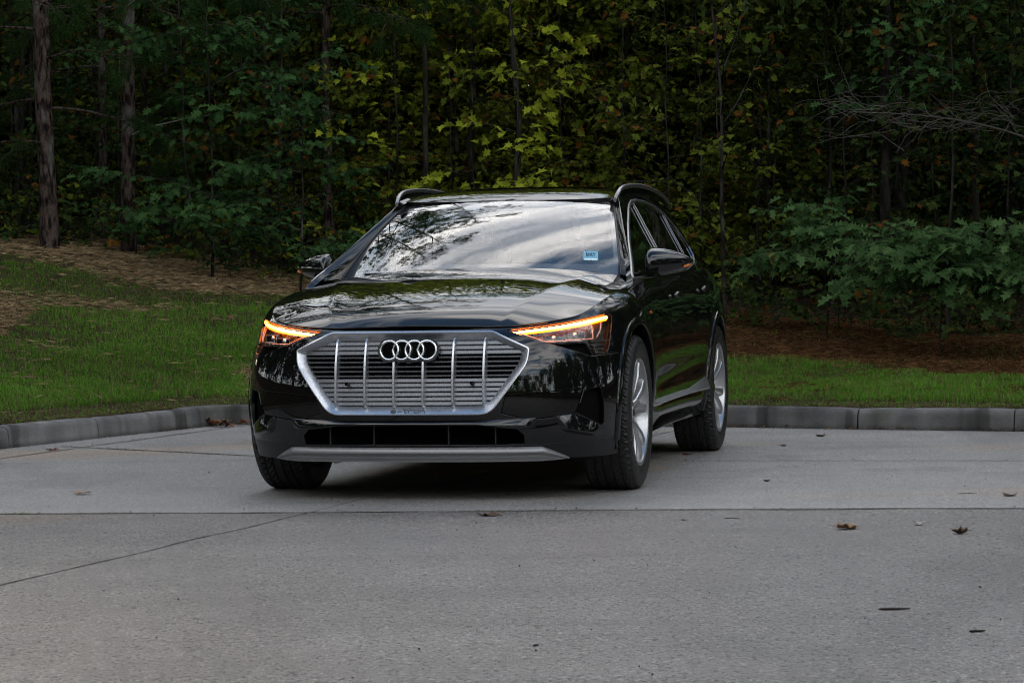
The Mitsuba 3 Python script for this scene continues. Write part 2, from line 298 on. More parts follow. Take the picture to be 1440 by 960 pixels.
# ---- grass, straw and weeds
def scatter(n, box_, dens):
    x0, x1, y0, y1 = box_; x, y = rng.uniform(x0, x1, n), rng.uniform(y0, y1, n); d = shapely.distance(PAVE, shapely.points(x, y))
    keep = (d > .13) & (rng.random(n) < dens(x, y, d)); return x[keep], y[keep], d[keep]
def blades(x, y, h, w, lean, az, col, z0=None):
    """Curved three-sided blades: 5 vertices, 3 triangles each."""
    n = len(x); z = terrain(x, y) - .004 if z0 is None else z0
    dx, dy = np.cos(az), np.sin(az); bx_, by = -dy * w, dx * w
    P = np.zeros((n, 5, 3))
    for k, (f, ww) in enumerate(((0, 1), (0, -1), (.55, .75), (.55, -.75), (1, 0))):
        hh = h * f * (1 - .35 * lean * f); out = h * lean * f ** 1.8
        P[:, k] = np.c_[x + bx_ * ww + dx * out, y + by * ww + dy * out, z + hh]
    F = np.array([[0, 1, 2], [1, 3, 2], [2, 3, 4]]); F = (np.arange(n)[:, None, None] * 5 + F).reshape(-1, 3)
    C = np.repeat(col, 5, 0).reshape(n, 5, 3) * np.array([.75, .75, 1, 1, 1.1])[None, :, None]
    return P.reshape(-1, 3), F, C.reshape(-1, 3)
mat('grass_blade', {'type': 'principledthin', 'base_color': {'type': 'mesh_attribute', 'name': 'vertex_color'}, 'roughness': .6, 'diff_trans': .7, 'spec_trans': 0.0, 'eta': 1.4})
mat('straw_strand', {'type': 'twosided', 'bsdf': {'type': 'diffuse', 'reflectance': {'type': 'mesh_attribute', 'name': 'vertex_color'}}})
vs, fs, cs, o = [], [], [], 0
for bx_, n in (((-7.5, -1.6, 14.5, 28.5), 230000), ((.3, 6.5, 15.5, 25.5), 190000), ((-2.4, .6, 18.6, 24), 30000)):
    x, y, d = scatter(n, bx_, lambda x, y, d: np.where(d < .55, .95, np.clip(1.02 - straw(x, y) * 1.0, .10, 1)) * np.clip(1.1 - d / 16, .3, 1))
    k = len(x); nn = meshkit.fbm(np.c_[x * 1.1, y * 1.1, 0 * x], 3, 5); tall = np.clip((meshkit.fbm(np.c_[x * .7, y * .7, 0 * x], 3, 15) - .3) / .4, 0, 1)
    h = rng.uniform(.45, 1.1, k) * np.where(d < .5, .026, .045 + .05 * tall); w = rng.uniform(.0016, .0032, k) * np.where(d < .5, .9, 1)
    g = rng.random(k)[:, None]; dry = (rng.random(k) < np.clip(.16 + .5 * straw(x, y) + .30 * (d < .45), 0, .8))[:, None]
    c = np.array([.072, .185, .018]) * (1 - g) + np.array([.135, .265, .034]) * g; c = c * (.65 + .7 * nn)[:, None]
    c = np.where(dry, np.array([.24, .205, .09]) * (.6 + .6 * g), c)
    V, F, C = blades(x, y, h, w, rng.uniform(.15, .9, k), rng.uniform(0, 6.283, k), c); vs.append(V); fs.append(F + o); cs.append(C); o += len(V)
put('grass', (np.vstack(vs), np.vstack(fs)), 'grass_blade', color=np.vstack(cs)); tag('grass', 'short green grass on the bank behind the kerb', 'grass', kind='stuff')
vs, fs, cs, o = [], [], [], 0
for bx_, n in (((-7.5, -1.2, 15.5, 29), 90000), ((.3, 7, 16.5, 27.5), 80000)):
    x, y, d = scatter(n, bx_, lambda x, y, d: np.clip(.03 + straw(x, y), 0, 1) * (d > .4))
    k = len(x); L = rng.uniform(.07, .20, k); az = rng.uniform(0, 6.283, k); zz = terrain(x, y) + rng.uniform(.002, .03, k); w = rng.uniform(.0013, .0026, k)
    ex, ey = np.cos(az), np.sin(az); sl = rng.normal(0, .12, k); P = np.zeros((k, 4, 3)); bend = rng.normal(0, .12, k) * L
    mx, my = x + ex * L / 2 - ey * bend, y + ey * L / 2 + ex * bend
    P[:, 0] = np.c_[x, y, zz]; P[:, 1] = np.c_[mx, my, zz + w + .012 * rng.random(k)]; P[:, 2] = np.c_[x + ex * L, y + ey * L, zz + sl * L]; P[:, 3] = np.c_[mx - ey * w, my + ex * w, zz - w]
    F = (np.arange(k)[:, None, None] * 4 + np.array([[0, 1, 3], [1, 2, 3]])).reshape(-1, 3)
    c = np.array([.27, .19, .105]) * rng.uniform(.45, 1.25, (k, 1)) * np.where(rng.random((k, 1)) < .15, np.array([1.35, 1.4, 1.4]), 1.0)
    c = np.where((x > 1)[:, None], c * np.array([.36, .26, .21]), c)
    vs.append(P.reshape(-1, 3)); fs.append(F + o); cs.append(np.repeat(c, 4, 0)); o += 4 * k
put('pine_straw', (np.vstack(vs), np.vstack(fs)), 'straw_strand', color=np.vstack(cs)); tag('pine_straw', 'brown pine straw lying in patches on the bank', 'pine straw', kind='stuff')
# ---------------------------------------------------------------- the forest
frng = np.random.default_rng(11)
def W(u, d):                      # across the view at depth d for the photograph's column u: the place where a plant stands
    return (u - 720) / 3639.64 * d
def bark(a, b, f):
    def fn(p, n, uv):
        q = fbm(p.x * f, p.y * f, p.z * f * .22, 3); r = noise(p.x * f * 3, p.y * f * 3, p.z * f)
        lich = smoothstep(.62, .74, fbm(p.x * 6 + 3, p.y * 6, p.z * 2.5, 3))
        return mix(mix(a, b, smoothstep(.3, .7, q)) * (.65 + .7 * r), (.16, .165, .15), .35 * lich)
    return {'type': 'twosided', 'bsdf': {'type': 'diffuse', 'reflectance': proc(fn)}}
mat('pine_bark', bark((.014, .010, .0085), (.090, .068, .058), 42)); mat('smooth_bark', bark((.016, .014, .012), (.044, .040, .034), 14)); mat('pale_wood', {'type': 'twosided', 'bsdf': {'type': 'diffuse', 'reflectance': rgb(.24, .225, .19)}}); mat('dead_wood', {'type': 'twosided', 'bsdf': {'type': 'diffuse', 'reflectance': rgb(.115, .105, .09)}})
mat('foliage', {'type': 'principledthin', 'base_color': {'type': 'mesh_attribute', 'name': 'vertex_color'}, 'roughness': .45, 'diff_trans': .75, 'spec_trans': 0.0, 'eta': 1.45})
mat('canopy', {'type': 'twosided', 'bsdf': {'type': 'diffuse', 'reflectance': {'type': 'mesh_attribute', 'name': 'vertex_color'}}})
def fan(outline, zf):
    o = np.array(outline, float); v = np.vstack([[(.42, 0)], o]); z = zf(v[:, 0], v[:, 1]); n = len(o)
    f = np.array([(0, i + 1, (i + 1) % n + 1) for i in range(n)]); return np.c_[v, z], f
fold = lambda x, y: .28 * np.abs(y) - .22 * (x - .3) ** 2
MAPLE = fan([(0, 0), (-.06, .20), (.20, .22), (.22, .52), (.48, .27), (.70, .42), (.66, .20), (1.0, 0), (.66, -.20), (.70, -.42), (.48, -.27), (.22, -.52), (.20, -.22), (-.06, -.20)], fold)
OAK = fan([(0, 0), (.15, .07), (.22, .30), (.34, .10), (.46, .38), (.56, .12), (.74, .30), (.80, .10), (1.0, 0), (.80, -.10), (.74, -.30), (.56, -.12), (.46, -.38), (.34, -.10), (.22, -.30), (.15, -.07)], fold)
PLAIN = fan([(0, 0), (.25, .20), (.6, .22), (1.0, 0), (.6, -.22), (.25, -.20)], fold)
CHIP = (np.array([(0, 0, 0), (.5, .42, .1), (1, 0, -.1), (.5, -.42, .1)]), np.array([(0, 1, 2), (0, 2, 3)]))
def frames(ax, nr):
    a = ax / np.linalg.norm(ax, axis=1, keepdims=True); n = nr - a * (nr * a).sum(1, keepdims=True); n /= np.linalg.norm(n, axis=1, keepdims=True) + 1e-9
    return np.stack([a, np.cross(n, a), n], -1)            # columns: along the leaf, across it, its face
def leaf_mesh(P, A, N, S, C, proto):
    R = frames(A, N) * S[:, None, None]; V = np.einsum('nij,kj->nki', R, proto[0]) + P[:, None]; k = len(proto[0])
    F = (np.arange(len(P))[:, None, None] * k + proto[1]).reshape(-1, 3)
    return V.reshape(-1, 3), F, np.repeat(C, k, 0)
def merge(ms):
    o, vs, fs, cs = 0, [], [], []
    for V, F, C in ms: vs.append(V); fs.append(F + o); cs.append(C); o += len(V)
    return np.vstack(vs), np.vstack(fs), np.vstack(cs)
def limb(p, d, L, n, r, sag=0.0, wig=.12):
    pts = [np.array(p, float)]; d = np.array(d, float); d /= np.linalg.norm(d)
    for i in range(n):
        d = d + r.normal(0, wig, 3) / n ** .5 + np.array([0, 0, -sag / n]); d /= np.linalg.norm(d); pts.append(pts[-1] + d * L / n)
    return np.array(pts)
def trunk_path(x, y, h, lean, r, n=12, wig=.020):
    z0 = float(terrain(x, y)); t = np.linspace(0, 1, n); w = np.cumsum(r.normal(0, wig * h ** .5, (n, 2)), 0) * .5
    return np.c_[x + lean[0] * h * t + w[:, 0] - w[0, 0], y + lean[1] * h * t + w[:, 1] - w[0, 1], z0 - .15 + (h + .15) * t]
def rough_tube(path, rad, n, amp, seed):
    m = tube(path, rad, n, cap=False); v = m.vertices; c = np.repeat(path, n, 0); d = v - c; k = meshkit.fbm(np.c_[v[:, :2] * 22, v[:, 2] * 5][:, :3], 3, seed)[:, None]
    m.vertices = c + d * (1 + amp * (k - .5)); return m
PAL = {'oak': ((.026, .062, .021), (.060, .125, .038)), 'maple': ((.17, .22, .016), (.38, .42, .040)), 'olive': ((.07, .105, .014), (.19, .22, .030)), 'shrub': ((.042, .090, .030), (.095, .165, .058)), 'dull': ((.028, .050, .014), (.065, .095, .024)), 'rust': ((.11, .045, .012), (.20, .09, .02))}
def colours(n, pal, r, odd=.04):
    a, b = map(np.array, PAL[pal]); c = a + (b - a) * r.random((n, 1)) ** 1.2; c = c * r.uniform(.75, 1.25, (n, 1))
    return np.where(r.random((n, 1)) < odd, np.array(PAL['rust'][1]) * r.uniform(.5, 1.2, (n, 1)), c)
def twigs_of(path, r, density, tl, start=.12):
    L = np.linalg.norm(np.diff(path, axis=0), axis=1).sum(); out = []
    for t in np.sort(r.uniform(start, 1, max(2, int(L * density)))):
        i = min(int(t * (len(path) - 1)), len(path) - 2); p = path[i] + (path[i + 1] - path[i]) * (t * (len(path) - 1) - i); d = path[i + 1] - path[i]; d /= np.linalg.norm(d)
        s = np.cross(d, [0, 0, 1]); s /= np.linalg.norm(s) + 1e-6; s *= r.choice([-1, 1])
        out.append(limb(p, d * .6 + s * r.uniform(.4, 1) + np.array([0, 0, r.normal(.05, .25)]), tl * r.uniform(.5, 1.2), 4, r, .25))
    return out
def leaves_on(twigs, r, step, size, pal, odd=.04, droop=.35):
    P, A, N = [], [], []
    for tw in twigs:
        L = np.linalg.norm(tw[-1] - tw[0]); m = max(3, int(L / step)); t = np.linspace(.15, 1, m); i = np.minimum((t * (len(tw) - 1)).astype(int), len(tw) - 2); f = t * (len(tw) - 1) - i
        p = tw[i] + (tw[i + 1] - tw[i]) * f[:, None]; d = tw[i + 1] - tw[i]; d /= np.linalg.norm(d, axis=1, keepdims=True)
        s = np.cross(d, [0, 0, 1.0]); s /= np.linalg.norm(s, axis=1, keepdims=True) + 1e-6; s *= np.where(np.arange(m) % 2, 1, -1)[:, None]
        a = d * .55 + s * r.uniform(.5, 1.0, (m, 1)) + np.c_[np.zeros((m, 2)), r.normal(-droop, .3, m)]
        P.append(p); A.append(a); N.append(np.array([0, -.25, 1.0]) + r.normal(0, .52, (m, 3)))
    P, A, N = map(np.vstack, (P, A, N)); n = len(P)
    return P, A, N, size * r.uniform(.6, 1.2, n), colours(n, pal, r, odd)
def sapling(key, x, y, h, rad, pal, proto, size, r, lean=(0, 0), nb=14, bl=1.0, low=.12, dens=7, tl=.38, step=.055, odd=.04, wood='smooth_bark', az=None, parts=0, sag=.3, rise=.75):
    path = trunk_path(x, y, h, lean, r); tm = [rough_tube(path, np.linspace(rad, rad * .3, len(path)), 8, .15, 3)]; tw = []
    for b in range(nb):
        t = low + (1 - low) * (b + r.random()) / nb; i = min(int(t * 11), 10); p = path[i] + (path[i + 1] - path[i]) * (t * 11 - i); a = r.uniform(0, 6.283) if az is None else az + r.normal(0, .7)
        lb = limb(p, (math.cos(a), math.sin(a), r.uniform(.05, rise)), bl * r.uniform(.55, 1.15) * (1.1 - .5 * t), 7, r, sag)
        tm.append(tube(lb, np.linspace(rad * .32, .0025, len(lb)), 5, cap=False)); ts = twigs_of(lb, r, dens, tl); ts.append(lb[-3:]); tw += ts
        tm += [tube(q, np.linspace(.003, .0013, len(q)), 3, cap=False) for q in ts]
    put(f'{key}__trunk', cat_(tm), wood, smooth=50)
    P, A, N, S, C = leaves_on(tw, r, step, size, pal, odd)
    if parts:
        pick = np.zeros(len(P), bool); pick[np.argsort(P[:, 1] + r.normal(0, .25, len(P)))[:parts]] = True
        V, F = proto; R = frames(A, N) * S[:, None, None]; base = mikit.ply((V, F), None, smooth=False)
        for i in np.nonzero(pick)[0]:
            M = np.eye(4); M[:3, :3] = R[i]; M[:3, 3] = P[i]
            scene[num(f'{key}__leaf')] = {**base, 'bsdf': {'type': 'ref', 'id': f'leaf_{pal}_{i % 4}'}, 'to_world': T(M.tolist())}
        P, A, N, S, C = (q[~pick] for q in (P, A, N, S, C))
    m = leaf_mesh(P, A, N, S, C, proto); put(f'{key}__crown', m[:2], 'foliage', color=m[2]); labels[f'{key}__crown'] = {'kind': 'stuff'}
    return len(P)
for pal in ('oak', 'maple', 'shrub'):
    for k in range(4):
        a, b = map(np.array, PAL[pal]); c = (a + (b - a) * (.15 + .25 * k))
        mat(f'leaf_{pal}_{k}', {'type': 'principledthin', 'base_color': rgb(*map(float, c)), 'roughness': .42, 'diff_trans': .75, 'spec_trans': 0.0, 'eta': 1.45})
def clump_crown(c, rx, rz, n, size, pal, r, hollow=.55, proto=CHIP):
    """Foliage gathered in uneven clumps through an ellipsoid."""
    k = 26; cc = r.normal(0, 1, (k, 3)); cc /= np.linalg.norm(cc, axis=1, keepdims=True); cc *= r.uniform(hollow, 1, (k, 1)) ** .5; cc = cc * np.array([rx, rx, rz])
    i = r.integers(0, k, n); P = c + cc[i] + r.normal(0, 1, (n, 3)) * np.array([rx, rx, rz]) * .17
    return leaf_mesh(P, r.normal(0, 1, (n, 3)), np.array([0, 0, .8]) + r.normal(0, .8, (n, 3)), size * r.uniform(.6, 1.3, n), colours(n, pal, r, .02), proto)
def tall_tree(key, x, y, h, rad, pal, r, lean=(0, 0), crown_low=.35, n=2600, size=.30, rx=2.6, wood='smooth_bark', sides=10, proto=CHIP):
    path = trunk_path(x, y, h, lean, r, 16); ms = [rough_tube(path, rad * np.interp(np.linspace(0, 1, 16), [0, .04, .2, 1], [1.35, 1.1, .95, .25]), sides, .28, 7)]
    c = path[-1] * (1 - crown_low) * .5 + path[0] * 0; zc = path[0, 2] + h * (crown_low + 1) / 2
    for b in range(9):
        t = crown_low + (1 - crown_low) * (b + .3) / 9; i = min(int(t * 15), 14); a = r.uniform(0, 6.283); ms.append(tube(limb(path[i], (math.cos(a), math.sin(a), .5), rx * .9, 5, r), np.linspace(rad * .3, .01, 6), 5, cap=False))
    put(f'{key}__trunk', cat_(ms), wood, smooth=50)
    m = clump_crown(np.array([path[10, 0], path[10, 1], zc]), rx, h * (1 - crown_low) / 2 * 1.05, n, size, pal, r, proto=proto); put(f'{key}__crown', m[:2], 'canopy', color=m[2]); labels[f'{key}__crown'] = {'kind': 'stuff'}
def needles(P, D, r, n, L):
    """Sprays of long pine needles: one tuft at each point along its direction."""
    k = len(P); p = np.repeat(P, n, 0); d = np.repeat(D, n, 0) + r.normal(0, .55, (k * n, 3)); d /= np.linalg.norm(d, axis=1, keepdims=True); l = L * r.uniform(.7, 1.15, k * n)[:, None]
    s = np.cross(d, r.normal(0, 1, (k * n, 3))); s /= np.linalg.norm(s, axis=1, keepdims=True); q = p + d * l * .55 + np.array([0, 0, -.01]); e = p + d * l + np.array([0, 0, -.035]) * (l / .17)
    V = np.stack([p, q + s * .0014, e, q - s * .0014], 1).reshape(-1, 3); F = (np.arange(k * n)[:, None, None] * 4 + np.array([[0, 1, 3], [1, 2, 3]])).reshape(-1, 3)
    C = np.array([.030, .062, .018]) * r.uniform(.5, 1.4, (k * n, 1)); return V, F, np.repeat(C, 4, 0)
def pine(key, x, y, h, rad, r, lean=(0, 0), low=(), crown_low=.5):
    path = trunk_path(x, y, h, lean, r, 26, .006); ms = [rough_tube(bs_eval(path, np.linspace(0, 1, 90)), rad * np.interp(np.linspace(0, 1, 90), [0, .02, .1, 1], [1.3, 1.1, 1.0, .3]), 18, .34, 5)]; nd = []
    for z, a, L in low:
        i = np.argmin(np.abs(path[:, 2] - z)); lb = limb([np.interp(z, path[:, 2], path[:, 0]), np.interp(z, path[:, 2], path[:, 1]), z], (math.cos(a), math.sin(a), .15), L, 8, r, .5); ms.append(tube(lb, np.linspace(.016, .004, 9), 6, cap=False))
        tw = twigs_of(lb, r, 6, .45, .25) + [lb[-3:]]; ms += [tube(q, np.linspace(.006, .003, len(q)), 4, cap=False) for q in tw]
        P = np.vstack([np.vstack([q[-1], q[-1] * .7 + q[-2] * .3, q[-2]]) for q in tw]); D = np.vstack([np.repeat([(q[-1] - q[-2]) / np.linalg.norm(q[-1] - q[-2])], 3, 0) for q in tw]); nd.append(needles(P, D, r, 60, .19))
    cr = []
    for b in range(30):
        t = crown_low + (1 - crown_low) * (b + r.random()) / 30; p = path[min(int(t * 25), 24)]; a = r.uniform(0, 6.283); lb = limb(p, (math.cos(a), math.sin(a), .25), (3.2 - 2.2 * (t - crown_low) / (1 - crown_low)) * r.uniform(.7, 1.15), 6, r, .1); ms.append(tube(lb, np.linspace(.03, .006, 7), 5, cap=False))
        for q in twigs_of(lb, r, 3.2, .6, .3) + [lb[-3:]]: cr.append((q[-1], q[-1] - q[-2]))
    put(f'{key}__trunk', cat_(ms), 'pine_bark', smooth=50)
    P = np.array([c[0] for c in cr]); D = np.array([c[1] / np.linalg.norm(c[1]) for c in cr]); P = np.vstack([P, P - D * .2]); D = np.vstack([D, D])
    big = needles(P, D, r, 34, .26); s = big[0].reshape(-1, 4, 3); mid = (s[:, 1] + s[:, 3]) / 2; s[:, 1] = mid + (s[:, 1] - mid) * 5; s[:, 3] = mid + (s[:, 3] - mid) * 5; nd.append((s.reshape(-1, 3), big[1], big[2]))
    m = merge(nd); put(f'{key}__needles', m[:2], 'foliage', color=m[2]); labels[f'{key}__needles'] = {'kind': 'stuff'}
# --- pines on the left edge
PI = [('pine_tree', 74, 26.6, .083, 17, (-.008, 0), [(3.0, 2.6, 1.3), (3.4, -.6, 1.2), (2.55, -2.0, 1.0), (3.7, 3.9, 1.4), (2.9, .3, 1.2), (3.9, -1.4, 1.3)], 'pine with reddish grey furrowed bark, thickest trunk at the left edge of the wood'),
      ('pine_tree', 184, 27.2, .068, 16, (.001, 0), [(4.1, -1.2, 1.2), (4.4, .2, 1.4), (4.0, 2.8, 1.0)], 'straight grey pine trunk beside the pale bent twig'),
      ('pine_tree', 150, 29.8, .050, 15, (.002, .01), [(3.6, -2.4, .9), (3.1, -.8, .9)], 'thinner dark pine trunk standing between the two thicker pines'),
      ('pine_tree', 468, 29.2, .05, 14, (.004, .0), [(4.15, -1.3, 2.2), (4.25, -1.9, 2.1), (4.35, -.7, 2.3), (4.1, -2.4, 2.0), (4.4, -1.5, 2.6), (4.5, -.3, 2.0)], 'pine whose needle sprays hang into the top of the view left of the car roof')]
for nme, u, d, rad, h, lean, low, lab in PI:
    key = num(nme); pine(key, W(u, d), d, h, rad, np.random.default_rng(100 + int(u)), lean, low); tag(key, lab, 'pine tree', 'pines at the wood edge')
# --- slim trunks standing in the wood
TR = [(30, 32, .030, 'dull', 'slim dark trunk left of the thickest pine'), (46, 31, .036, 'dull', 'dark trunk just left of the thickest pine'), (252, 33, .03, 'dull', 'slim trunk behind the left oak leaves'), (385, 32, .032, 'olive', 'dark slim trunk above the dark green oak sapling'),
      (427, 33.5, .042, 'olive', 'left one of two close dark trunks above the left mirror'), (447, 34.5, .036, 'olive', 'right one of two close dark trunks above the left mirror'), (505, 33, .028, 'olive', 'slender stem behind the yellow green leaves left of the roof'), (541, 36, .045, 'olive', 'dark trunk deep in the wood left of the roof'),
      (605, 28.2, .030, 'maple', 'slender grey stem rising above the left part of the roof'), (655, 32.5, .028, 'maple', 'thin dark stem beside the double trunk above the roof'), (669, 31.0, .048, 'maple', 'stout dark trunk rising above the middle of the roof'), (736, 28.4, .036, 'maple', 'dark slightly leaning trunk amid the bright yellow green leaves'),
      (797, 34.5, .03, 'olive', 'slim trunk right of the bright yellow green leaves'), (850, 36, .036, 'dull', 'dark trunk in the shade above the right roof rail'), (872, 33, .032, 'dull', 'slim dark trunk behind the right roof rail'), (906, 37, .045, 'dull', 'dark trunk deep in the wood right of the roof rail'),
      (1078, 30.2, .018, 'olive', 'thin bare stem right of the forked tree'), (1092, 30.8, .014, 'olive', 'thinnest bare stem right of the forked tree'), (1172, 30, .024, 'dull', 'slim stem behind the dead twigs'), (1242, 29, .066, 'dull', 'thick dark trunk at the upper right'), (1280, 30.5, .058, 'dull', 'dark trunk right of the thick trunk at the upper right'), (1392, 31, .05, 'dull', 'dark trunk near the right edge of the view')]
for u, d, rad, pal, lab in TR:
    r = np.random.default_rng(int(u * 7)); key = num('broadleaf_tree'); tall_tree(key, W(u, d), d, r.uniform(6.5, 8.6), rad, pal, r, (r.normal(0, .012), 0), .48, 3600, .135, 1.9, proto=PLAIN); tag(key, lab, 'tree', 'slim trees in the wood')
# --- tall wood round the car park: mostly out of the frame, it shades and is mirrored in the paint
ring = [(x, 38 + 3 * math.sin(x * 1.7)) for x in np.arange(-26, 30, 3.3)] + [(x, 44 + 3 * math.sin(x * 2.3)) for x in np.arange(-30, 34, 4)] + [(17 + 2 * math.sin(y), y) for y in np.arange(-14, 33, 4.2)] + [(-15 - 1.5 * math.sin(y * 2), y) for y in np.arange(-14, 36, 4.2)] + [(x, -27 + 2 * math.sin(x)) for x in np.arange(-20, 20, 4.5)] + [(22, y) for y in np.arange(-10, 36, 6)] + [(-20, y) for y in np.arange(-10, 36, 6)]
for k, (x, y) in enumerate(ring):
    r = np.random.default_rng(500 + k); key = num('tall_tree'); tall_tree(key, float(x), float(y), r.uniform(8.5, 11.5), r.uniform(.10, .17), ['dull', 'oak', 'olive'][k % 3], r, (0, 0), .12, *((1500, .55, 2.9) if abs(x) > 11 or y < 30 else (5200, .19, 2.7)), proto=CHIP if abs(x) > 11 or y < 30 else PLAIN); tag(key, 'tall leafy tree of the dense wood round the car park', 'tree', 'tall trees round the car park')
for x, y, h, rx, lab in ((6.6, 22.5, 8.5, 3.2, 'added unseen broad oak shading the right bank'), (9.6, 19.0, 8.0, 3.0, 'added unseen broad oak shading the wood from beyond the right bank'), (-7.6, 24.5, 8.5, 2.8, 'added unseen broad oak shading the wood from beyond the left bank')):  # oaks out of view, added to darken the wood edge from above
    r = np.random.default_rng(int(x * 100 + 2000)); key = num('oak_tree'); tall_tree(key, x, y, h, .16, 'oak', r, (-.02 if x > 0 else .02, 0), .50, 3200, .24, rx); tag(key, lab, 'tree')
# --- understorey
UN = []
def under(u, d, h, pal, proto, size, **k): UN.append((u, d, h, pal, proto, size, k))
for i, u in enumerate(list(np.arange(-130, 1600, 62)) + [-620, -520, -420, -330, -240, 1690, 1790, 1890, 1990, 2090]):
    for d in (29.5, 33.0, 37.0):
        r = np.random.default_rng(int(900 + i * 13 + d)); uu = u + r.normal(0, 22); dd = d + r.normal(0, .7)
        pal = 'dull' if uu < 200 else 'oak' if uu < 420 and d < 30 else 'olive' if uu < 560 else 'maple' if uu < 860 and d > 30 else 'olive' if uu < 1120 else 'dull'
        under(uu, dd, r.uniform(3.2, 5.2), pal, PLAIN if (i + int(d)) % 2 else MAPLE, .10 + .03 * (d > 31), nb=16 + int(d > 31) * 3, bl=1.4, low=.03, dens=7.5, tl=.5, step=.075 + .02 * (d > 31), odd=.07)
cnt = 0
for k, (u, d, h, pal, proto, size, kw) in enumerate(UN):
    r = np.random.default_rng(3000 + k); key = num('sapling'); cnt += sapling(key, W(u, d), d, h, r.uniform(.012, .022), pal, proto, size, r, **kw)
    lm = ['beyond the left edge', 'left of the thickest pine', 'beside the thickest pine', 'between the left pines', 'beside the grey pine', 'right of the grey pine', 'behind the left oak leaves', 'above the left oak sapling', 'near the two close dark trunks', 'left of the needle sprays', 'below the needle sprays', 'left of the grey stem above the roof', 'at the grey stem above the roof', 'at the stout trunk above the roof', 'left of the leaning trunk', 'at the bright leaves above the roof', 'right of the bright leaves', 'above the right roof rail', 'right of the roof rail', 'left of the forked tree', 'at the forked tree', 'at the thin bare stems', 'right of the thin bare stems', 'behind the dead twigs', 'at the thick upper right trunk', 'above the large oak shrub', 'above the right oak shrub', 'at the right edge of the view', 'beyond the right edge']
    li = int(np.clip((u + 117) / 57, 0, len(lm) - 1)); tag(key, ('tall ' if h > 4.2 else 'short ') + {'dull': 'dim green', 'oak': 'dark green', 'olive': 'olive green', 'maple': 'yellow green'}[pal] + ' sapling in the ' + ('front' if d < 31.3 else 'middle' if d < 35 else 'deepest') + ' row ' + lm[li], 'sapling', 'saplings filling the wood')
# the ones that stand out
r = np.random.default_rng(42)
def special(name, lab, u, d, h, rad, pal, proto, size, seed, group=None, cat=None, **k):
    key = num(name); global cnt; cnt += sapling(key, W(u, d), d, h, rad, pal, proto, size, np.random.default_rng(seed), **k); tag(key, lab, cat or name.split('_')[-1], group)
special('oak_sapling', 'dark green oak sapling in front of the left pines, leaning over the straw bank', 300, 26.2, 2.9, .016, 'oak', OAK, .135, 1, nb=22, bl=1.25, low=.12, dens=8, tl=.42, step=.05, parts=280, odd=.01, cat='sapling')
special('oak_sapling', 'dark green oak sapling right behind the left mirror', 425, 26.0, 2.3, .014, 'oak', OAK, .12, 2, nb=18, bl=1.05, low=.05, dens=8, tl=.4, step=.05, odd=.01, cat='sapling')
special('oak_sapling', 'dark oak leaves on the upper left between the pine trunks and the yellow green leaves', 270, 27.5, 4.3, .018, 'oak', OAK, .125, 3, nb=14, bl=1.2, low=.5, dens=8, tl=.42, step=.055, odd=.02, cat='sapling')
special('maple_sapling', 'bright yellow green maple sapling above the middle of the roof', 738, 27.4, 4.2, .016, 'maple', MAPLE, .125, 4, nb=26, bl=1.0, low=.22, dens=5.5, tl=.4, step=.085, parts=290, odd=.03, cat='sapling')
special('maple_sapling', 'yellow green maple sapling left of the roof, its leaves smaller', 560, 28.6, 4.0, .015, 'maple', MAPLE, .10, 5, nb=24, bl=1.1, low=.08, dens=6, tl=.42, step=.075, odd=.05, cat='sapling')
special('maple_sapling', 'yellow green leaves spreading right of the roof rail', 945, 28.0, 3.6, .015, 'olive', MAPLE, .11, 6, nb=22, bl=1.1, low=.1, dens=6, tl=.42, step=.075, odd=.08, cat='sapling')
special('forked_sapling', 'forked slim tree with upswept bare branches right of the car', 1020, 26.2, 3.6, .026, 'olive', MAPLE, .10, 7, nb=10, bl=2.4, low=.30, dens=2.6, tl=.35, step=.10, odd=.12, cat='tree', sag=-.35, rise=1.9)
special('oak_shrub', 'large leaved glossy oak shrub hanging over the straw on the right', 1330, 22.2, 1.08, .009, 'shrub', OAK, .155, 8, nb=24, bl=1.2, low=.62, sag=.12, dens=7.5, tl=.36, step=.05, parts=290, odd=.004, az=-1.9, rise=.3, cat='shrub')
special('oak_shrub', 'dark oak shrub at the right edge of the view', 1450, 21.8, 1.0, .009, 'shrub', OAK, .16, 9, nb=20, bl=1.1, low=.58, sag=.12, dens=7.5, tl=.36, step=.05, odd=.004, az=-1.9, rise=.3, cat='shrub')
special('oak_shrub', 'smaller oak shrub right of the rear of the car', 1165, 23.6, 1.25, .009, 'shrub', OAK, .15, 10, nb=16, bl=.95, low=.6, sag=.12, dens=7.5, tl=.36, step=.055, odd=.01, az=-1.7, rise=.3, cat='shrub')
special('oak_sapling', 'dim oak branch with pale dead twigs high on the right', 1330, 24.5, 3.2, .02, 'oak', OAK, .12, 11, nb=10, bl=1.6, low=.66, dens=5, tl=.4, step=.08, odd=.05, az=-2.4, cat='sapling')
for i, u in enumerate(list(np.arange(-20, 500, 38)) + list(np.arange(1000, 1480, 45))):
    r = np.random.default_rng(7000 + i); d = (27.4 if u < 600 else 24.6) + r.normal(0, .3); key = num('low_shrub')
    cnt += sapling(key, W(u, d), d, r.uniform(.3, .6), .007, ['oak', 'dull', 'olive'][i % 3] if u < 600 else 'dull', PLAIN if i % 2 else MAPLE, .085, r, nb=11, bl=.55, low=.05, dens=9, tl=.28, step=.05, odd=.05)
    tag(key, 'low ' + ('plain' if i % 2 else 'lobed') + ' leaved shrub low in the wood ' + lm[int(np.clip((u + 117) / 57, 0, len(lm) - 1))], 'shrub', 'low shrubs along the wood edge')
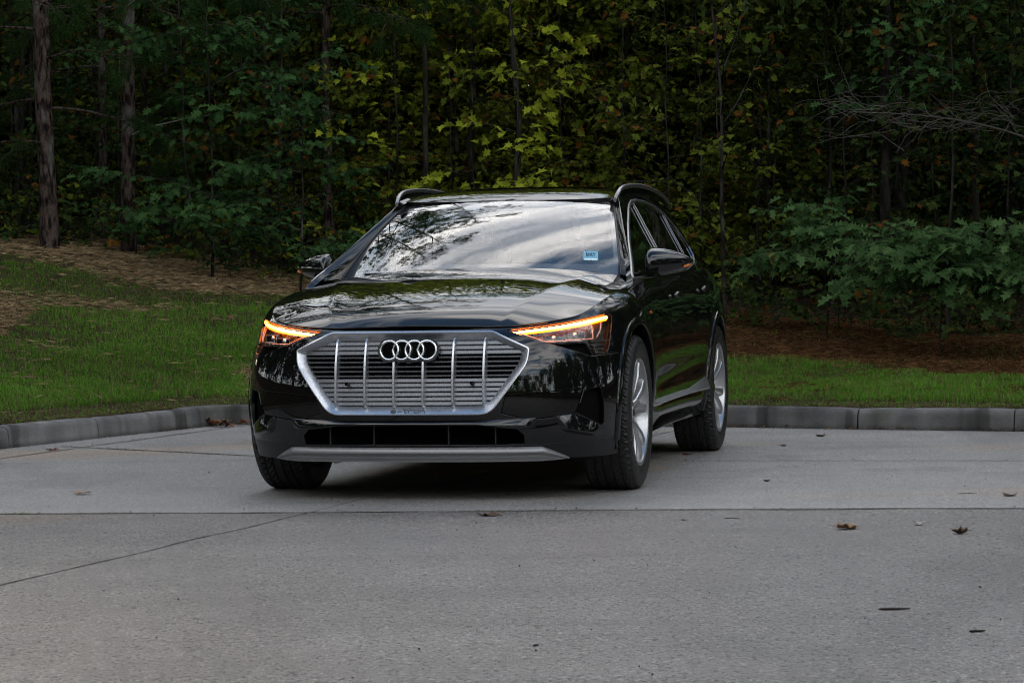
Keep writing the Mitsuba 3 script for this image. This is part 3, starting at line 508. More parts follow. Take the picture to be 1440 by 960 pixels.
# pale bent twig, and dead twigs on the right
d = 27.0; zz = lambda v, d: 1.005 - (v - 403.3) * d / 3639.64
def px3(u, v, d): return np.array([W(u, d), d, zz(v + (u - 720) * .0148, d)])
pt = bs_eval(np.array([px3(192, 190, d), px3(215, 178, d - .05), px3(250, 173, d - .1), px3(275, 164, d - .15), px3(304, 163, d - .2)]), np.linspace(0, 1, 20))
key = num('bent_twig'); put(key, tube(pt, np.linspace(.011, .004, 20), 7), 'pale_wood', smooth=True); tag(key, 'pale bare bent twig sticking out beside the grey pine trunk', 'twig')
r = np.random.default_rng(77)
tws = []
for i in range(120):
    u0 = r.uniform(1180, 1450); v0 = 158 + r.normal(0, 18) + (u0 - 1300) * .05; p = px3(u0, v0, 23.6 + r.normal(0, .35)); a = limb(p, (-1, r.normal(0, .7), r.normal(.1, .55)), r.uniform(.15, .6), 6, r, .1, .5); tws.append(tube(a, np.linspace(.0032, .0010, 7), 4, cap=False))
key = num('dead_branch'); put(f'{key}__twigs', cat_(tws), 'dead_wood', smooth=True); labels[f'{key}__twigs'] = {'kind': 'stuff'}
lb = np.array([px3(1560, 250, 24.4), px3(1480, 205, 24.0), px3(1400, 175, 23.7), px3(1300, 160, 23.5), px3(1200, 158, 23.4)]); put(f'{key}__limb', tube(bs_eval(lb, np.linspace(0, 1, 30)), np.linspace(.016, .003, 30), 7), 'dead_wood', smooth=True)
tag(key, 'tangle of pale dead twigs on a bare branch high on the right', 'branch')
# dark leaf litter and leaf mass deep in the wood
n = 240000; P = np.c_[frng.uniform(-13, 13, n), frng.uniform(37, 50, n), frng.random(n) * 9.5]; P[:, 2] += terrain(P[:, 0], P[:, 1])
m = leaf_mesh(P, frng.normal(0, 1, (n, 3)), np.array([0, -.3, .6]) + frng.normal(0, .7, (n, 3)), .22 * frng.uniform(.6, 1.3, n), colours(n, 'olive', frng, .05), CHIP); put('thicket', m[:2], 'foliage', color=m[2]); tag('thicket', 'dense leafy thicket filling the depth of the wood', 'thicket', kind='stuff')
print('leaves', cnt)
# ---------------------------------------------------------------- the car. Local frame: x across, y towards the rear (front axle at 0), z up
CAR = T().translate([-0.2971, 12.96, 0.0]).rotate([0, 0, 1], -math.degrees(0.2136))
ST = [(0, -.915, 0), (.28, -.905, 3), (.52, -.868, 13), (.715, -.785, 30), (.86, -.635, 56), (.928, -.44, 77), (.948, -.22, 86), (.955, .05, 90), (.950, .42, 91), (.930, .85, 91), (.925, 1.5, 90), (.932, 2.15, 89),
      (.950, 2.55, 88), (.952, 2.95, 91), (.930, 3.35, 96), (.89, 3.68, 112), (.74, 3.93, 150), (.40, 3.98, 172), (0, 3.99, 180)]
PROF = {  # station index: (outward offset, z) from the bottom edge to the top edge
    0: [(-.10, .20), (-.045, .275), (.0, .37), (.006, .48), (.0, .60), (-.022, .70), (-.05, .765), (-.075, .795), (-.10, .810)],
    2: [(-.10, .20), (-.045, .275), (.0, .37), (.006, .48), (.0, .60), (-.022, .70), (-.05, .765), (-.07, .795), (-.10, .812)],
    4: [(-.07, .20), (-.03, .27), (.0, .37), (.005, .50), (-.012, .63), (-.045, .73), (-.075, .80), (-.095, .835), (-.12, .858)],
    5: [(-.03, .20), (-.01, .29), (.0, .40), (.0, .53), (-.012, .65), (-.04, .76), (-.07, .85), (-.09, .89), (-.12, .914)],
    7: [(-.02, .22), (-.01, .32), (.0, .45), (.003, .60), (.004, .73), (.0, .85), (-.012, .925), (-.045, .965), (-.10, .985)],
    8: [(-.05, .24), (-.03, .34), (-.008, .46), (.002, .60), (.004, .73), (.0, .85), (-.012, .935), (-.045, .985), (-.09, 1.012)],
    10: [(-.07, .24), (-.04, .34), (-.012, .46), (.0, .60), (.006, .72), (.004, .83), (-.004, .92), (-.022, .985), (-.052, 1.045)],
    11: [(-.07, .24), (-.04, .34), (-.012, .46), (.0, .60), (.006, .72), (.004, .83), (-.004, .93), (-.024, 1.0), (-.06, 1.065)],
    13: [(-.03, .25), (-.01, .35), (.0, .46), (.004, .60), (.006, .73), (.004, .84), (-.008, .935), (-.045, 1.02), (-.095, 1.09)],
    15: [(-.06, .27), (-.03, .35), (.0, .46), (.004, .60), (.0, .73), (-.005, .84), (-.02, .935), (-.05, 1.03), (-.10, 1.10)],
    18: [(-.08, .27), (-.03, .35), (.0, .46), (.004, .60), (-.01, .73), (-.02, .84), (-.04, .935), (-.07, 1.03), (-.11, 1.10)]}
NS = len(ST)
_pk = sorted(PROF); _pa = np.array([PROF[k] for k in _pk])            # (k, 9, 2)
_prof = np.stack([[np.interp(np.arange(NS), _pk, _pa[:, j, c]) for c in (0, 1)] for j in range(9)], 0).transpose(2, 0, 1)   # (NS, 9, 2)
_net = np.zeros((NS, 9, 3)); _basec = np.zeros((NS, 2))
for i, (x, y, a) in enumerate(ST):
    n = np.array([math.sin(math.radians(a)), -math.cos(math.radians(a))]); _basec[i] = (x, y)
    _net[i, :, :2] = np.array([x, y]) + n * _prof[i, :, :1]; _net[i, :, 2] = _prof[i, :, 1]
_net = np.concatenate([_net[:0:-1] * np.array([-1, 1, 1]), _net], 0)      # mirrored ring: smooth across the centre line
_ring = np.concatenate([_basec[:0:-1] * np.array([-1, 1]), _basec], 0)
NU, NV = 420, 110
tu = np.linspace(.5, 1, NU) ; tv_ = np.linspace(0, 1, NV)
def skin_at(tu, tv):
    A = bs_eval(_net, tu)                     # (nu, 9, 3)
    return bs_eval(A.transpose(1, 0, 2), tv).transpose(1, 0, 2)
SK = skin_at(tu, tv_)
_bc = bs_eval(_ring, tu); SARC = np.r_[0, np.cumsum(np.linalg.norm(np.diff(_bc, axis=0), axis=1))]
_y, _z = SK[..., 1], SK[..., 2]
_w = 1 / (1 + np.exp(-(_y - .62) / .06)) / (1 + np.exp((_y - 2.42) / .06)) * (_y < 3.4)
_cz = .500 + .03 * (_y - .6)
SK[..., 0] += _w * (-.022 * np.exp(-((_z - _cz) / .075) ** 2) + .022 * np.exp(-((_z - .335) / .05) ** 2))
SKV = SK.reshape(-1, 3); SKF = grid_faces(NU, NV)
SKN = vnormals(SKV, SKF); SKN.reshape(NU, NV, 3)[0, :, 0] = 0
if SKN[NV // 2, 1] > 0: SKF = SKF[:, ::-1]; SKN = -SKN
SKN /= np.linalg.norm(SKN, axis=1, keepdims=True)
SKQ = np.c_[np.repeat(SARC, NV), SKV[:, 2]]
# hood: a thin-plate surface through the centre line, the crease and the rim of the skin, with the crease folded in
HC = PchipInterpolator([-.86, -.845, -.815, -.77, -.70, -.60, -.45, -.28, -.10, .10, .40, .80], [.790, .806, .832, .863, .896, .929, .967, 1.002, 1.035, 1.065, 1.098, 1.128])
_hy = np.r_[np.linspace(-.845, -.5, 14), np.linspace(-.42, .75, 10)]; _hz = HC(_hy)
CREASE = PchipInterpolator([-.90, -.6, -.2, .2, .6, .9], [.395, .455, .555, .635, .70, .735])
EDGE = SK[:, -1][SARC < 2.35]                        # the hood's rim (right half)
def _fold(x, y):
    o = np.abs(x) - CREASE(np.clip(y, -.9, .9)); o = .5 * (o + np.sqrt(o * o + .008 ** 2))
    return -o * np.interp(y, [-.85, -.4, .3, .8], [.10, .15, .16, .10])
_hp = []
for y, z in zip(_hy, _hz):
    for x in (0, .08, .16, .24, .32, .40):
        dy = np.interp(x, EDGE[:, 0], EDGE[:, 1]) - EDGE[0, 1]
        _hp.append((x, y + dy * np.exp(-((y + .82) / .4) ** 2), z - .020 * (x / .5) ** 2))
for p in EDGE[::4]: _hp.append((p[0], p[1], p[2] + (.004 if p[1] > -.6 else .010)))
_hp = np.array(_hp); _hp = np.vstack([_hp, _hp[_hp[:, 0] > 0] * np.array([-1, 1, 1])])
from scipy.interpolate import RBFInterpolator
_tps = RBFInterpolator(_hp[:, :2], _hp[:, 2] - _fold(_hp[:, 0], _hp[:, 1]), smoothing=2e-4, kernel='thin_plate_spline')
def hood_z(x, y):
    x, y = np.asarray(x, float), np.asarray(y, float)
    return (_tps(np.c_[x.ravel(), y.ravel()]) + _fold(x.ravel(), y.ravel())).reshape(x.shape)
def sp(s, z, off=0.0):
    """Points on the skin from (distance round the car from its nose, height), pushed out by off."""
    s, z, off = np.broadcast_arrays(np.asarray(s, float), np.asarray(z, float), np.asarray(off, float))
    out = np.zeros(s.shape + (3,))
    for k in np.ndindex(s.shape):
        a = abs(s[k]); f = np.interp(a, SARC, np.arange(NU)); i = min(int(f), NU - 2); f -= i
        cp = SK[i] * (1 - f) + SK[i + 1] * f; cn = SKN.reshape(NU, NV, 3)[i] * (1 - f) + SKN.reshape(NU, NV, 3)[i + 1] * f
        p = np.array([np.interp(z[k], cp[:, 2], cp[:, c]) for c in range(3)]); n = np.array([np.interp(z[k], cp[:, 2], cn[:, c]) for c in range(3)])
        p = p + off[k] * n / np.linalg.norm(n)
        out[k] = p * np.array([-1, 1, 1]) if s[k] < 0 else p
    return out
S_OF_Y = lambda y: float(np.interp(y, _bc[60:360, 1], SARC[60:360]))
SF, SR = S_OF_Y(0.0), S_OF_Y(2.928)
car = 'parked_car'
tag(car, 'glossy black electric SUV with glowing amber headlight strips parked on the concrete', 'car')
def cp_(part, mesh, bsdf, normals=None, smooth=False, label=None):
    key = num(f'{car}__{part}')
    if normals is not None: put(key, mesh, bsdf, normals=normals, to_world=CAR)
    else: put(key, mesh, bsdf, smooth=smooth, to_world=CAR)
    if label: labels[key] = {'label': label}
    return key[len(car) + 2:]
def mm(m):
    k = m.copy(); k.vertices = k.vertices * np.array([-1, 1, 1]); k.faces = k.faces[:, ::-1]; return k
both = ((SKV, SKF, SKN),)
def panel(poly, gap=.002, depth=.014, off=0.0):
    m = cut(SKV, SKF, SKQ, poly.buffer(-gap, join_style='round') if gap else poly, SKN)
    if off: m = (m[0] + off * m[2], m[1], m[2])
    return rim(*m, depth=depth)
def both_sides(part, poly, bsdf, **k):
    m = panel(poly, **k)
    a = cp_(part, m[:2], bsdf, normals=m[2]); m = mirror(m); b = cp_(part, m[:2], bsdf, normals=m[2]); return a, b
def whole(part, poly, bsdf, **k):
    """A panel that runs across the centre line: its half is cut with an overhang, then mirrored and welded."""
    m = panel(poly, **k); mk = mirror(m); m = join(m, mk)
    return cp_(part, m[:2], bsdf, normals=m[2])
# ---- outlines in (distance from the nose, height)
GR_MAIN = np.array([(0, .7975), (.402, .7975), (.5805, .719), (.566, .648), (.388, .4145), (0, .4145)])
GR_MAIN = np.vstack([GR_MAIN, GR_MAIN[-2:0:-1] * np.array([-1, 1])])[1:]
GR_MAIN = np.delete(GR_MAIN, [4], 0)            # eight corners, clockwise from the upper right: no points on the centre line
_cr = {0: .016, 1: .012, 2: .030, 3: .050, 4: .050, 5: .030, 6: .012, 7: .016}
def gr_round(P):
    out = []
    for i in range(8):
        a, b, c = P[i - 1], P[i], P[(i + 1) % 8]; d = _cr[i]
        p, q = b + (a - b) / np.linalg.norm(a - b) * d, b + (c - b) / np.linalg.norm(c - b) * d
        for t in np.linspace(0, 1, 6): out.append((1 - t) ** 2 * p + 2 * t * (1 - t) * b + t * t * q)
        for t in np.linspace(0, 1, max(2, int(np.linalg.norm(c - b) / .03)))[1:-1]:
            q2 = c + (b - c) / np.linalg.norm(b - c) * _cr[(i + 1) % 8]; out.append(q + (q2 - q) * t)
    return np.array(out)
GRP = Polygon(gr_round(GR_MAIN))
LAMP = Polygon([(.470, .803), (.70, .8235), (.95, .846), (1.185, .868), (1.207, .858), (1.07, .705), (1.04, .676), (.945, .679), (.915, .735), (.90, .742), (.672, .738), (.645, .742)])
def half(pts): return Polygon([(-.05, pts[0][1])] + list(pts) + [(-.05, pts[-1][1])])
grille_hole = GRP
intake = half([(0, .366), (.42, .363), (.505, .352), (.548, .315), (.552, .2685), (0, .2685)])
curtain = Polygon([(.800, .412), (.852, .510), (.870, .522), (.950, .532), (.966, .520), (.984, .456), (.992, .356), (.978, .345)])
wf = Point(SF, .378).buffer(.432, 64); wr = Point(SR, .378).buffer(.432, 64)
front_all = Polygon([(-.05, .267), (.600, .267), (.646, .270), (.781, .280), (.987, .284), (1.30, .295), (1.30, .683), (1.173, .681), (.995, .676), (.92, .672), (.60, .76), (.47, .803), (.47, 1.2), (-.05, 1.2)])
inset = Polygon([(.46, .50), (.62, .512), (.85, .528), (.80, .409), (.70, .398), (.56, .385), (.44, .42)])
bumper = front_all.difference(unary_union([grille_hole, LAMP, intake, curtain, wf, inset.buffer(.0035)])).intersection(sbox(0, 0, 3, 3))
rear_cap = S_OF_Y(3.55)
whole('front_bumper', Polygon(bumper.exterior, bumper.interiors) if bumper.geom_type == 'Polygon' else max(bumper.geoms, key=lambda g: g.area), 'paint_black', gap=0)
_pin = Polygon(inset).buffer(-.002)
_m = cut(SKV, SKF, SKQ, _pin, SKN); _m = (_m[0] - .006 * _m[2], _m[1], _m[2])
for q in (_m, mirror(_m)): cp_('bumper_insert', q[:2], 'gloss_trim', normals=q[2])
# air curtains: a recessed pocket behind each corner opening
_m = cut(SKV, SKF, SKQ, curtain.buffer(.004), SKN)
_pk = (_m[0] - .045 * _m[2] * np.array([1, .6, 1]), _m[1], _m[2])
for q in (_pk, mirror(_pk)): cp_('air_curtain', q[:2], 'gloss_trim', normals=q[2])
# body sides
hoodline = [(float(SARC[i]), float(SK[i, -1, 2]) + .05) for i in range(0, 330, 4)]
fender = Polygon([(.47, .806), (.70, .8275), (.95, .850), (1.187, .872), (1.212, .860), (1.076, .703), (1.046, .685), (1.173, .687), (1.30, .689), (2.038, .689), (2.038, .897), (2.054, .992), (2.068, 1.3), (.47, 1.3)]).union(
    Polygon([(1.3, .3), (1.3, .69), (2.038, .69), (2.038, .643), (2.048, .40), (2.03, .30)])).difference(wf)
both_sides('front_fender', max(fender.geoms, key=lambda g: g.area) if fender.geom_type != 'Polygon' else fender, 'paint_black')
dzb = .395
fd = Polygon([(2.068, 1.3), (2.054, .992), (2.038, .897), (2.038, .643), (2.048, dzb), (3.30, dzb + .01), (3.295, .60), (3.275, .956), (3.262, 1.3)])
rd_arch = Point(SR, .378).buffer(.50, 64)
rd = Polygon([(3.262, 1.3), (3.275, .956), (3.295, .60), (3.30, dzb + .01), (4.2, dzb + .02), (4.30, .62), (4.36, .90), (4.345, 1.3)]).difference(rd_arch)
sill = Polygon([(1.9, .20), (1.9, .32), (2.03, .30), (2.048, dzb), (3.30, dzb + .01), (4.2, dzb + .02), (4.3, .2)]).difference(wf).difference(wr)
qp = Polygon([(4.345, 1.3), (4.36, .90), (4.30, .62), (4.2, dzb + .02), (4.05, .22), (rear_cap, .22), (rear_cap, 1.3)]).union(rd_arch.intersection(sbox(3.9, .35, 4.4, .9))).difference(wr)
both_sides('front_door', fd, 'paint_black'); both_sides('rear_door', rd, 'paint_black')
both_sides('sill', max(sill.geoms, key=lambda g: g.area) if sill.geom_type != 'Polygon' else sill, 'gloss_trim', off=.002)
both_sides('rear_quarter_panel', max(qp.geoms, key=lambda g: g.area) if qp.geom_type != 'Polygon' else qp, 'paint_black')
_x = S_OF_Y(3.55); _e = float(SARC[-1])
for part, poly, mt in (('rear_bumper', Polygon([(_x, .22), (_x, .74), (_e, .74), (_e, .22)]), 'paint_black'), ('tailgate', Polygon([(_x, .74), (_x, 1.3), (_e, 1.3), (_e, .74)]), 'paint_black')):
    _m = rim(*cut(SKV, SKF, SKQ, poly.buffer(-.002).union(poly.intersection(sbox(_e - .05, poly.bounds[1] + .002, _e, poly.bounds[3] - .002))), SKN)); _m = join(_m, mirror(_m)); cp_(part, _m[:2], mt, normals=_m[2])
_tl = cut(SKV, SKF, SKQ, Polygon([(_x + .02, .86), (_x + .02, .93), (_e, .91), (_e, .87)]), SKN); _tl = (_tl[0] + .006 * _tl[2], _tl[1], _tl[2]); _tl = join(_tl, mirror(_tl))
cp_('tail_light', _tl[:2], 'tail_red', normals=_tl[2], label='red light bar across the tailgate')
# inner shell, wheel houses and floor: what the gaps and openings look onto
_hole = unary_union([Point(SF, .378).buffer(.455), Point(SR, .378).buffer(.455)])
_front_open = GRP.buffer(.006).union(half([(0, .37), (.51, .36), (.56, .31), (.56, .265), (0, .265)])).union(LAMP.buffer(.004))
_in = sbox(0, .18, 9, 1.2).difference(_hole).difference(_front_open)
_in = max(_in.geoms, key=lambda g: g.area) if _in.geom_type != 'Polygon' else _in
_m = cut(SKV, SKF, SKQ, _in, SKN); _m = (_m[0] - .03 * _m[2], _m[1], _m[2]); _m = join(_m, mirror(_m))
cp_('inner_shell', _m[:2], 'dark_void')
fl = [bar_box(1.60, 1.95, .03, (0, 1.46, .235)), bar_box(1.05, 4.3, .03, (0, 1.6, .240)), bar_box(1.05, .30, .03, (0, -.50, .24)), bar_box(1.6, .35, .03, (0, 3.62, .27)), bar_box(1.2, .03, .46, (0, -.62, .45)), bar_box(1.72, .02, .75, (0, .44, .62)), bar_box(1.60, 2.6, .02, (0, 2.25, .86))]
for ya in (0.0, 2.928):
    for s_ in (-1, 1):
        th = np.linspace(-.35, math.pi + .35, 40)
        r0 = [np.c_[np.full(40, x * s_), ya + .452 * np.cos(th), .378 + .452 * np.sin(th)] for x in (.55, .90)]
        fl.append(loft(r0, closed=False)); fl.append(bar_box(.02, .9, .62, (s_ * .55, ya, .56)))
cp_('underbody', cat_(fl), 'dark_void')
# wheel arch mouldings
_P = None
def arch(cs, sgn):
    th = np.radians(np.linspace(-14, 194, 90))
    rings = []
    for R, o in ((.474, -.002), (.472, .006), (.462, .0115), (.443, .0125), (.434, .010), (.430, .004), (.430, -.045)):
        rings.append(sp(sgn * (cs + R * np.cos(th)), .378 + R * np.sin(th), o))
    return loft(rings, closed=False, flip=(sgn > 0))
for cs in (SF, SR):
    for sg in (1, -1): cp_('wheel_arch_moulding', arch(cs, sg), 'gloss_trim', smooth=40)
# lower valance and silver lip
_v = [(-.05, .19), (-.05, .2640), (.600, .2640), (.646, .2665), (.781, .277), (.987, .281), (1.30, .292), (1.30, .19)]
_m = rim(*cut(SKV, SKF, SKQ, Polygon(_v).difference(wf).intersection(sbox(0, 0, 3, 3)), SKN)); _m = join(_m, mirror(_m)); cp_('lower_valance', _m[:2], 'satin_plastic', normals=_m[2])
def strip(path_s, prof):
    """A moulding along the skin: path = [(s, ...)], prof(i) -> list of (dz, off) pairs with the height given."""
    rings = [sp(np.full(len(prof(i)), s), [q[0] for q in prof(i)], [q[1] for q in prof(i)]) for i, s in enumerate(path_s)]
    return loft(rings, closed=False)
_ls = np.r_[np.linspace(-.80, -.67, 6), np.linspace(-.64, .64, 60), np.linspace(.67, .80, 6)]
def lip_prof(i):
    a = abs(_ls[i]); t = np.clip((a - .64) / .16, 0, 1); top = .2585 * (1 - t) + .2035 * t; bot = .200 * (1 - t) + .198 * t
    h = top - bot; k = 1 - .75 * t
    return [(top, .0), (top - .002, .016 * k + .004), (top - .22 * h, .022 * k + .004), (top - .30 * h, .012 * k + .004), (top - .52 * h, .010 * k + .004), (top - .56 * h, .018 * k + .004), (top - .66 * h, .019 * k + .004), (top - .70 * h, .010 * k + .004), (top - .9 * h, .012 * k + .003), (bot, .016 * k + .003), (bot - .004, -.01)]
cp_('front_lip', strip(_ls, lip_prof), 'lip_silver', smooth=25, label='brushed silver lip under the front bumper')
# ledge under the grille, and the corner blades
_cs = np.linspace(-.60, .60, 81)
def ledge_prof(i):
    a = abs(_cs[i]); t = np.clip((a - .28) / .25, 0, 1); t = t * t * (3 - 2 * t); e = np.clip((.60 - a) / .05, 0, 1)
    h = .010 + .024 * t; z1 = .387 + .004 * t; k = e
    return [(z1 + .004, -.004), (z1, .002 * k), (z1 - h * .5, .010 * k + .004 * t * k), (z1 - h, (.018 + .006 * t) * k), (z1 - h - .006, .018 * k), (z1 - h - .014, -.03)]
cp_('bumper_ledge', strip(_cs, ledge_prof), 'paint_black', smooth=30)
_bs = np.linspace(.70, .985, 30)
def blade_prof(i):
    a = _bs[i]; zt = np.interp(a, [.70, .79, .86, .985], [.402, .411, .388, .340]); zb = np.interp(a, [.70, .75, .985], [.395, .352, .310]); e = min(1, (a - .70) / .05); q = 1 - .72 * np.clip((a - .84) / .12, 0, 1)
    return [(zt, -.012), (zt - .002, .002), ((zt + zb) / 2, .016 * e * q), (zb, .030 * e * q), (zb - .008, .030 * e * q), (zb - .03, -.004)]
_b = strip(_bs, blade_prof)
for q in (_b, mm(_b)): cp_('corner_blade', q, 'paint_black', smooth=30)
# intake: dark box with dividers
bx = [bar_box(1.14, .02, .13, (0, -.70, .315)), bar_box(1.06, .09, .01, (0, -.745, .262)), bar_box(1.06, .14, .01, (0, -.79, .374))]
cp_('lower_intake', cat_(bx), 'dark_void')
for x in (-.40, -.18, .18, .40):
    yy = sp(abs(x), .32)[1]
    cp_(num(f'lower_intake__divider') if False else 'lower_intake__divider', bar_box(.008, .09, .092, (x, yy + .065, .318), .002), 'satin_plastic')
# ---- grille
def poly_sample(pts, n):
    p = np.array(pts); d = np.r_[0, np.cumsum(np.linalg.norm(np.diff(p, axis=0), axis=1))]
    out = []
    for i in range(len(p) - 1):
        k = max(1, int(round(n * (d[i + 1] - d[i]) / d[-1]))); out += [p[i] + (p[i + 1] - p[i]) * j / k for j in range(k)]
    return np.array(out + [p[-1]])
def inset_main(d_top, d_side, d_bot):
    """Moves each edge of the eight-cornered outline inwards by its own amount."""
    P = GR_MAIN; L = []
    for i in range(8):
        a, b = P[i], P[(i + 1) % 8]; t = (b - a) / np.linalg.norm(b - a); nrm = np.array([t[1], -t[0]])
        up = -nrm[1]; d = d_side + (d_top - d_side) * max(up, 0) + (d_bot - d_side) * max(-up, 0)
        L.append((a + nrm * d, t))
    return np.array([L[i - 1][0] + L[i - 1][1] * np.linalg.solve(np.array([L[i - 1][1], -L[i][1]]).T, L[i][0] - L[i - 1][0])[0] for i in range(8)])
_gn = len(gr_round(GR_MAIN))
def inset_loop(*d):
    P = inset_main(*d); out = []
    for i in range(8):
        a, b, c = P[i - 1], P[i], P[(i + 1) % 8]; dd = _cr[i]
        p, q = b + (a - b) / np.linalg.norm(a - b) * dd, b + (c - b) / np.linalg.norm(c - b) * dd
        for t in np.linspace(0, 1, 6): out.append((1 - t) ** 2 * p + 2 * t * (1 - t) * b + t * t * q)
        n = max(2, int(np.linalg.norm(GR_MAIN[(i + 1) % 8] - GR_MAIN[i]) / .03)); q2 = c + (b - c) / np.linalg.norm(b - c) * _cr[(i + 1) % 8]
        for t in np.linspace(0, 1, n)[1:-1]: out.append(q + (q2 - q) * t)
    return np.array(out)
dens = lambda q: q
GR_OUT = [(0, .7975), (0, .4145)]
loops = [((0, 0, 0), -.006), ((0, 0, 0), .009), ((.0015, .0015, .0015), .0115), ((.008, .007, .005), .0115), ((.010, .010, .007), .0085), ((.018, .030, .036), -.022), ((.020, .033, .0385), -.055)]
rings = []
for ds, off in loops:
    q = dens(inset_loop(*ds)); rings.append(sp(q[:, 0], q[:, 1], off))
cp_('grille', loft(rings, flip=False), 'satin_alu', smooth=22, label='octagonal single frame grille with a bright aluminium surround')
gin = Polygon(inset_loop(.020, .033, .0385))
def gy(x, z): return sp(abs(x), z)[..., 1]
_nsl = 15; z_top, z_bot = .778, .4545; pitch = (z_top - z_bot) / _nsl
_fz = {}
def front_y(x, z):
    return np.array([sp(abs(a), z)[1] for a in np.atleast_1d(x)])
for i in range(_nsl):
    zt = z_top - i * pitch; zc = zt - pitch / 2
    sec = gin.intersection(LineString([(-1, zc), (1, zc)])); w = sec.bounds[2] + .012
    xs = np.linspace(-w, w, 41); y0 = front_y(xs, zc)
    open_ = 4 <= i <= 8
    if open_: pr = [(.0045, .075), (.0045, .040), (.003, .036), (-.003, .036), (-.0045, .040), (-.0045, .075)]
    else: pr = [(.0096, .055), (.0096, .0405), (.0080, .0375), (-.0055, .0335), (-.0088, .0345), (-.0096, .055)]
    rg = [np.array([[x, y + d, zc + h] for h, d in pr]) for x, y in zip(xs, y0)]
    cp_('grille__slat', loft(rg, closed=True), 'grey_alu', smooth=30)
bp = Polygon(inset_loop(.012, .02, .03)); _v, _f = tri_poly(bp)
_yb = np.array([sp(abs(a), b)[1] for a, b in _v]) + .085
cp_('grille__backing', trimesh.Trimesh(np.c_[_v[:, 0], _yb, _v[:, 1]], _f, process=False), 'dark_void')
for x in (-.357, -.212, -.0705, .0705, .212, .357):
    zt = .785 if abs(x) > .1 else .672; zt = min(zt, gin.intersection(LineString([(x, 0), (x, 1)])).bounds[3] - .004); zb = .448
    zs = np.linspace(zt, zb, 24); rg = []
    for k, z in enumerate(zs):
        y = sp(abs(x), z)[1]; e = 1 if 0 < k < 23 else .55; d = .004 + .020 * (1 - e)
        rg.append(np.array([[x - .0105, y + .045, z], [x - .0085 * e, y + d + .010, z], [x - .0045 * e, y + d, z], [x + .0045 * e, y + d, z], [x + .0085 * e, y + d + .010, z], [x + .0105, y + .045, z]]))
    cp_('grille__bar', loft(rg, closed=False, flip=True), 'satin_alu', smooth=35)
for sx in (-1, 1):
    x, z = .302 * sx, .560; y = sp(abs(x), z)[1] + .030
    c = trimesh.creation.revolve(np.array([(0, .0), (.007, .0), (.0075, -.003), (.009, -.003), (.009, .02)]), sections=24); c.apply_transform(trimesh.transformations.rotation_matrix(math.pi / 2, [1, 0, 0])); c.apply_translation((x, y, z))
    cp_('grille__parking_sensor', c, 'satin_plastic', smooth=40)
# emblem: four rings on a black plate
EZ, ER, EP = .716, .0435, .0605; ey = sp(0.0, EZ)[1] - .006; tilt = math.radians(8)
def place_e(m):
    m = m.copy(); m.apply_transform(trimesh.transformations.rotation_matrix(math.pi / 2 + tilt * -1, [1, 0, 0])); m.apply_translation((0, ey, EZ)); return m
plate = unary_union([Point((k - 1.5) * EP, 0).buffer(ER + .0135, 40) for k in range(4)]).buffer(.012).buffer(-.012)
pl = trimesh.creation.extrude_polygon(plate, .022, engine='earcut'); pl.apply_translation((0, 0, -.026))
rimp = trimesh.creation.extrude_polygon(plate.difference(plate.buffer(-.007)), .006, engine='earcut'); rimp.apply_translation((0, 0, -.005))
cp_('emblem', place_e(pl), 'gloss_trim', label='emblem of four interlocked chrome rings on a black plate')
cp_('emblem__rim', place_e(rimp), 'satin_plastic')
for k in range(4):
    t = trimesh.creation.torus(ER, .0060, major_sections=64, minor_sections=16)
    v = t.vertices.copy(); v[:, 2] *= 1.1; ang = np.arctan2(v[:, 1], v[:, 0]); v[:, 2] += .0018 * np.sign(1.5 - k) * np.cos(ang); t.vertices = v
    t.apply_translation(((k - 1.5) * EP, 0, .003)); cp_('emblem__ring', place_e(t), 'chrome', smooth=True)
cam_ = bar_box(.032, .02, .018, (0, sp(0., .668)[1] + .012, .664), .005); cp_('grille__camera', cam_, 'gloss_trim')
# model lettering set in the bright lower bar of the grille surround: rounded strokes, laid on the sloping face
def stroke_text():
    u = 1.0; segs = []; x = 0
    G = {'e': [[(.9, .0), (.25, .0), (0, .2), (0, .8), (.25, 1), (.75, 1), (1, .8), (1, .5), (0, .5)]], '-': [[(.1, .5), (.9, .5)]], 't': [[(.3, 1.35), (.3, .25), (.5, 0), (.9, 0)], [(0, 1), (.9, 1)]],
         'r': [[(0, 0), (0, .75), (.25, 1), (.9, 1)]], 'o': [[(.25, 0), (.75, 0), (1, .2), (1, .8), (.75, 1), (.25, 1), (0, .8), (0, .2), (.25, 0)]], 'n': [[(0, 0), (0, .75), (.25, 1), (.75, 1), (1, .8), (1, 0)]]}
    W = {'e': 1, '-': 1, 't': .9, 'r': .9, 'o': 1, 'n': 1}
    for ch in 'e-tron':
        for l in G[ch]: segs.append(LineString([(x + a * 1.45, b) for a, b in l]).buffer(.13, 3))
        x += W[ch] * 1.45 + .45
    return segs, x - .45
_sg, _wd = stroke_text(); _sc = .163 / _wd
l5, l6 = inset_loop(.010, .010, .007), inset_loop(.018, .030, .036)
_zb0 = GR_OUT[-1][1]; za, zb_ = _zb0 + .0105, _zb0 + .0105 + .017
lt = []
for g in _sg:
    m = trimesh.creation.extrude_polygon(g, .0012, engine='earcut'); v = m.vertices.copy()
    t = (za - _zb0 - .007 + v[:, 1] * _sc * .72) / .029                # 0 at the outer edge of the sloping face, 1 at the inner
    px_ = (v[:, 0] - _wd / 2) * _sc
    zz = _zb0 + .007 + .029 * t; oo = .0085 - .0305 * t
    b = sp(np.zeros(len(v)), zz, oo); nrm = np.array([0, -.69, .72])
    m.vertices = np.c_[px_, b[:, 1] + np.array([0.0]), b[:, 2]] + nrm * (v[:, 2:3] + .0004); lt.append(m)
